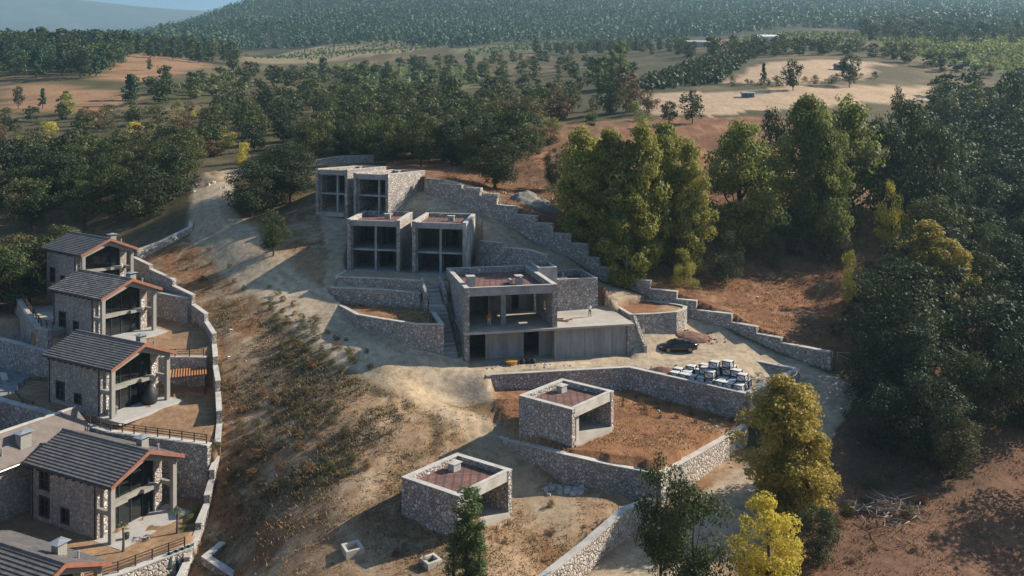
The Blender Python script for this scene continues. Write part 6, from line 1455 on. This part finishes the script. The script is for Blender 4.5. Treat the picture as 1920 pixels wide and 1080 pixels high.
rows([(1390, 72), (1620, 62), (1640, 74), (1420, 96)], 8, 4.4, .1, (1.8, 2.8), 'green orchard strip at the foot of the hill on the right', 'orchard', LEAF['green'], 7, 1.6)
# ------------------------------------------------------------------ dry grass and weeds
def tufts(name, poly, n, h, cols, label, seed, mask=None, nb=5, wid=.03, spread=.22, thr=.50, edge=3.0):
    rg = np.random.default_rng(seed); X = [p[0] for p in poly]; Yv = [p[1] for p in poly]
    x = rg.uniform(min(X), max(X), n * 3); y = rg.uniform(min(Yv), max(Yv), n * 3); m = inpoly(x, y, poly)
    dn = fbm(x / 3.5, y / 3.5, 3, 37) + .15 * rg.normal(size=len(x)); m &= dn > thr
    m &= np.minimum(pdist(x, y, road1), pdist(x, y, road2)) > 4.2
    m &= pdist(x, y, path) > 2.0
    if mask is not None: m &= mask(x, y)
    m &= pdist(x, y, list(poly) + [poly[0]]) > rg.uniform(0, edge, len(x))
    x = x[m][:n]; y = y[m][:n]; n = len(x); z = ground_z(x, y)
    hh = rg.uniform(*h, n); c = np.asarray(cols)[rg.integers(0, len(cols), n)] * rg.uniform(.8, 1.3, (n, 1))
    P = np.stack([x, y, z], -1)[:, None, :]; a = rg.uniform(0, 6.283, (n, nb)); lean = rg.uniform(.35, 1.5, (n, nb)); off = rg.normal(size=(n, nb, 2)) * spread
    base = P + np.stack([off[..., 0], off[..., 1], np.full((n, nb), -.04)], -1)
    d = np.stack([np.cos(a) * lean, np.sin(a) * lean, np.ones((n, nb))], -1) * (hh[:, None] * rg.uniform(.6, 1.1, (n, nb)))[..., None]
    sd = np.stack([-np.sin(a), np.cos(a), np.zeros((n, nb))], -1) * wid * (1 + 2 * hh[:, None, None])
    V = np.stack([base - sd, base + sd, base + d], 2).reshape(-1, 3); Fq = np.arange(len(V)).reshape(-1, 3)
    cc = np.repeat(np.repeat(c, nb, 0), 3, 0)
    me = np_mesh(name, V, Fq, 3, cc); tag(link(name, me, None, [TINT]), label, 'grass', None, 'stuff')
nopad = lambda x, y: ~(inpoly(x, y, estate_poly) | inpoly(x, y, duo_poly) | inpoly(x, y, villa_poly) | inpoly(x, y, plot_poly) | inpoly(x, y, tier_poly) | inpoly(x, y, stair_poly))
site_off = lambda x, y: nopad(x, y) & ~inpoly(x, y, [(-27, 140), (-33, 136), (-27, 118), (-26, 108), (-20, 97), (-3, 91), (14, 94), (30, 92), (36, 99), (38, 101), (3, 121), (-14, 133), (-20, 142)])
RUSTC = [(.30, .15, .07), (.24, .105, .05), (.36, .21, .10), (.20, .10, .05)]; STRAW = [(.30, .20, .10), (.28, .17, .08), (.22, .17, .08), (.26, .12, .055)]; OLIV = [(.12, .10, .05), (.16, .12, .06), (.09, .085, .04), (.20, .14, .07)]
tufts('dry_grass', [(-60, 128), (-30, 140), (-20, 98), (-4, 92), (0, 80), (14, 76), (4, 55), (-30, 55)], 22000, (.08, .26), STRAW, 'straw and rust coloured dry grass over the left slope', 1, site_off)
tufts('dry_scrub', [(-41, 110), (-22, 101), (-10, 88), (-8, 72), (-30, 72), (-38, 96)], 6500, (.14, .4), OLIV, 'dull olive weeds thick on the left slope', 2, site_off, 7, .035, .3, .53, 7.0)
tufts('dry_grass', [(p[0], p[1]) for p in hill_line[2:10]] + [(60, 100), (75, 150), (40, 160), (0, 165), (-15, 140)], 26000, (.1, .28), RUSTC, 'rust-brown dry grass over the right hillside', 3, lambda x, y: inpoly(x, y, hill_poly))
tufts('dry_grass', plot_poly, 5000, (.08, .22), RUSTC + STRAW[:2], 'rusty dry grass inside the plot of the upper hut', 4, None, edge=.4)
tufts('dry_grass', wl_([(1480, 940, 76), (1640, 720, 98), (1950, 660, 105), (2100, 900, 82), (1900, 1250, 55), (1400, 1250, 55)]), 10000, (.08, .25), RUSTC + OLIV, 'brown dry grass on the right foreground slope', 5)
tufts('dry_grass', [xy(S0), xy(S1), xy(L1), xy(L2), xy(L3), (-8, 62), (-16, 66), (-14, 74), (-6, 80)], 4000, (.08, .22), STRAW, 'sparse dry grass around the lower hut', 6, site_off)
tufts('dry_grass', plant_poly, 900, (.15, .4), RUSTC + STRAW, 'dry weeds inside the left planter', 7, edge=.3)
tufts('dry_grass', planter2_poly, 400, (.15, .35), RUSTC, 'dry weeds inside the right planter', 8, edge=.3)
# ------------------------------------------------------------------ the hazy air
hb = MB().box(-5200, 5200, -400, 6200, -120, 860)
m, nt, b = new_mat('haze'); nt.nodes.remove(b)
pv = nt.nodes.new('ShaderNodeVolumePrincipled'); pv.inputs['Density'].default_value = .00018
pv.inputs['Color'].default_value = (.50, .80, 1.0, 1); pv.inputs['Anisotropy'].default_value = .2
nt.links.new(pv.outputs[0], nt.nodes['Material Output'].inputs['Volume'])
hz = hb.build('haze', m); tag(hz, 'thin bluish haze over the valley', 'haze', None, 'stuff')
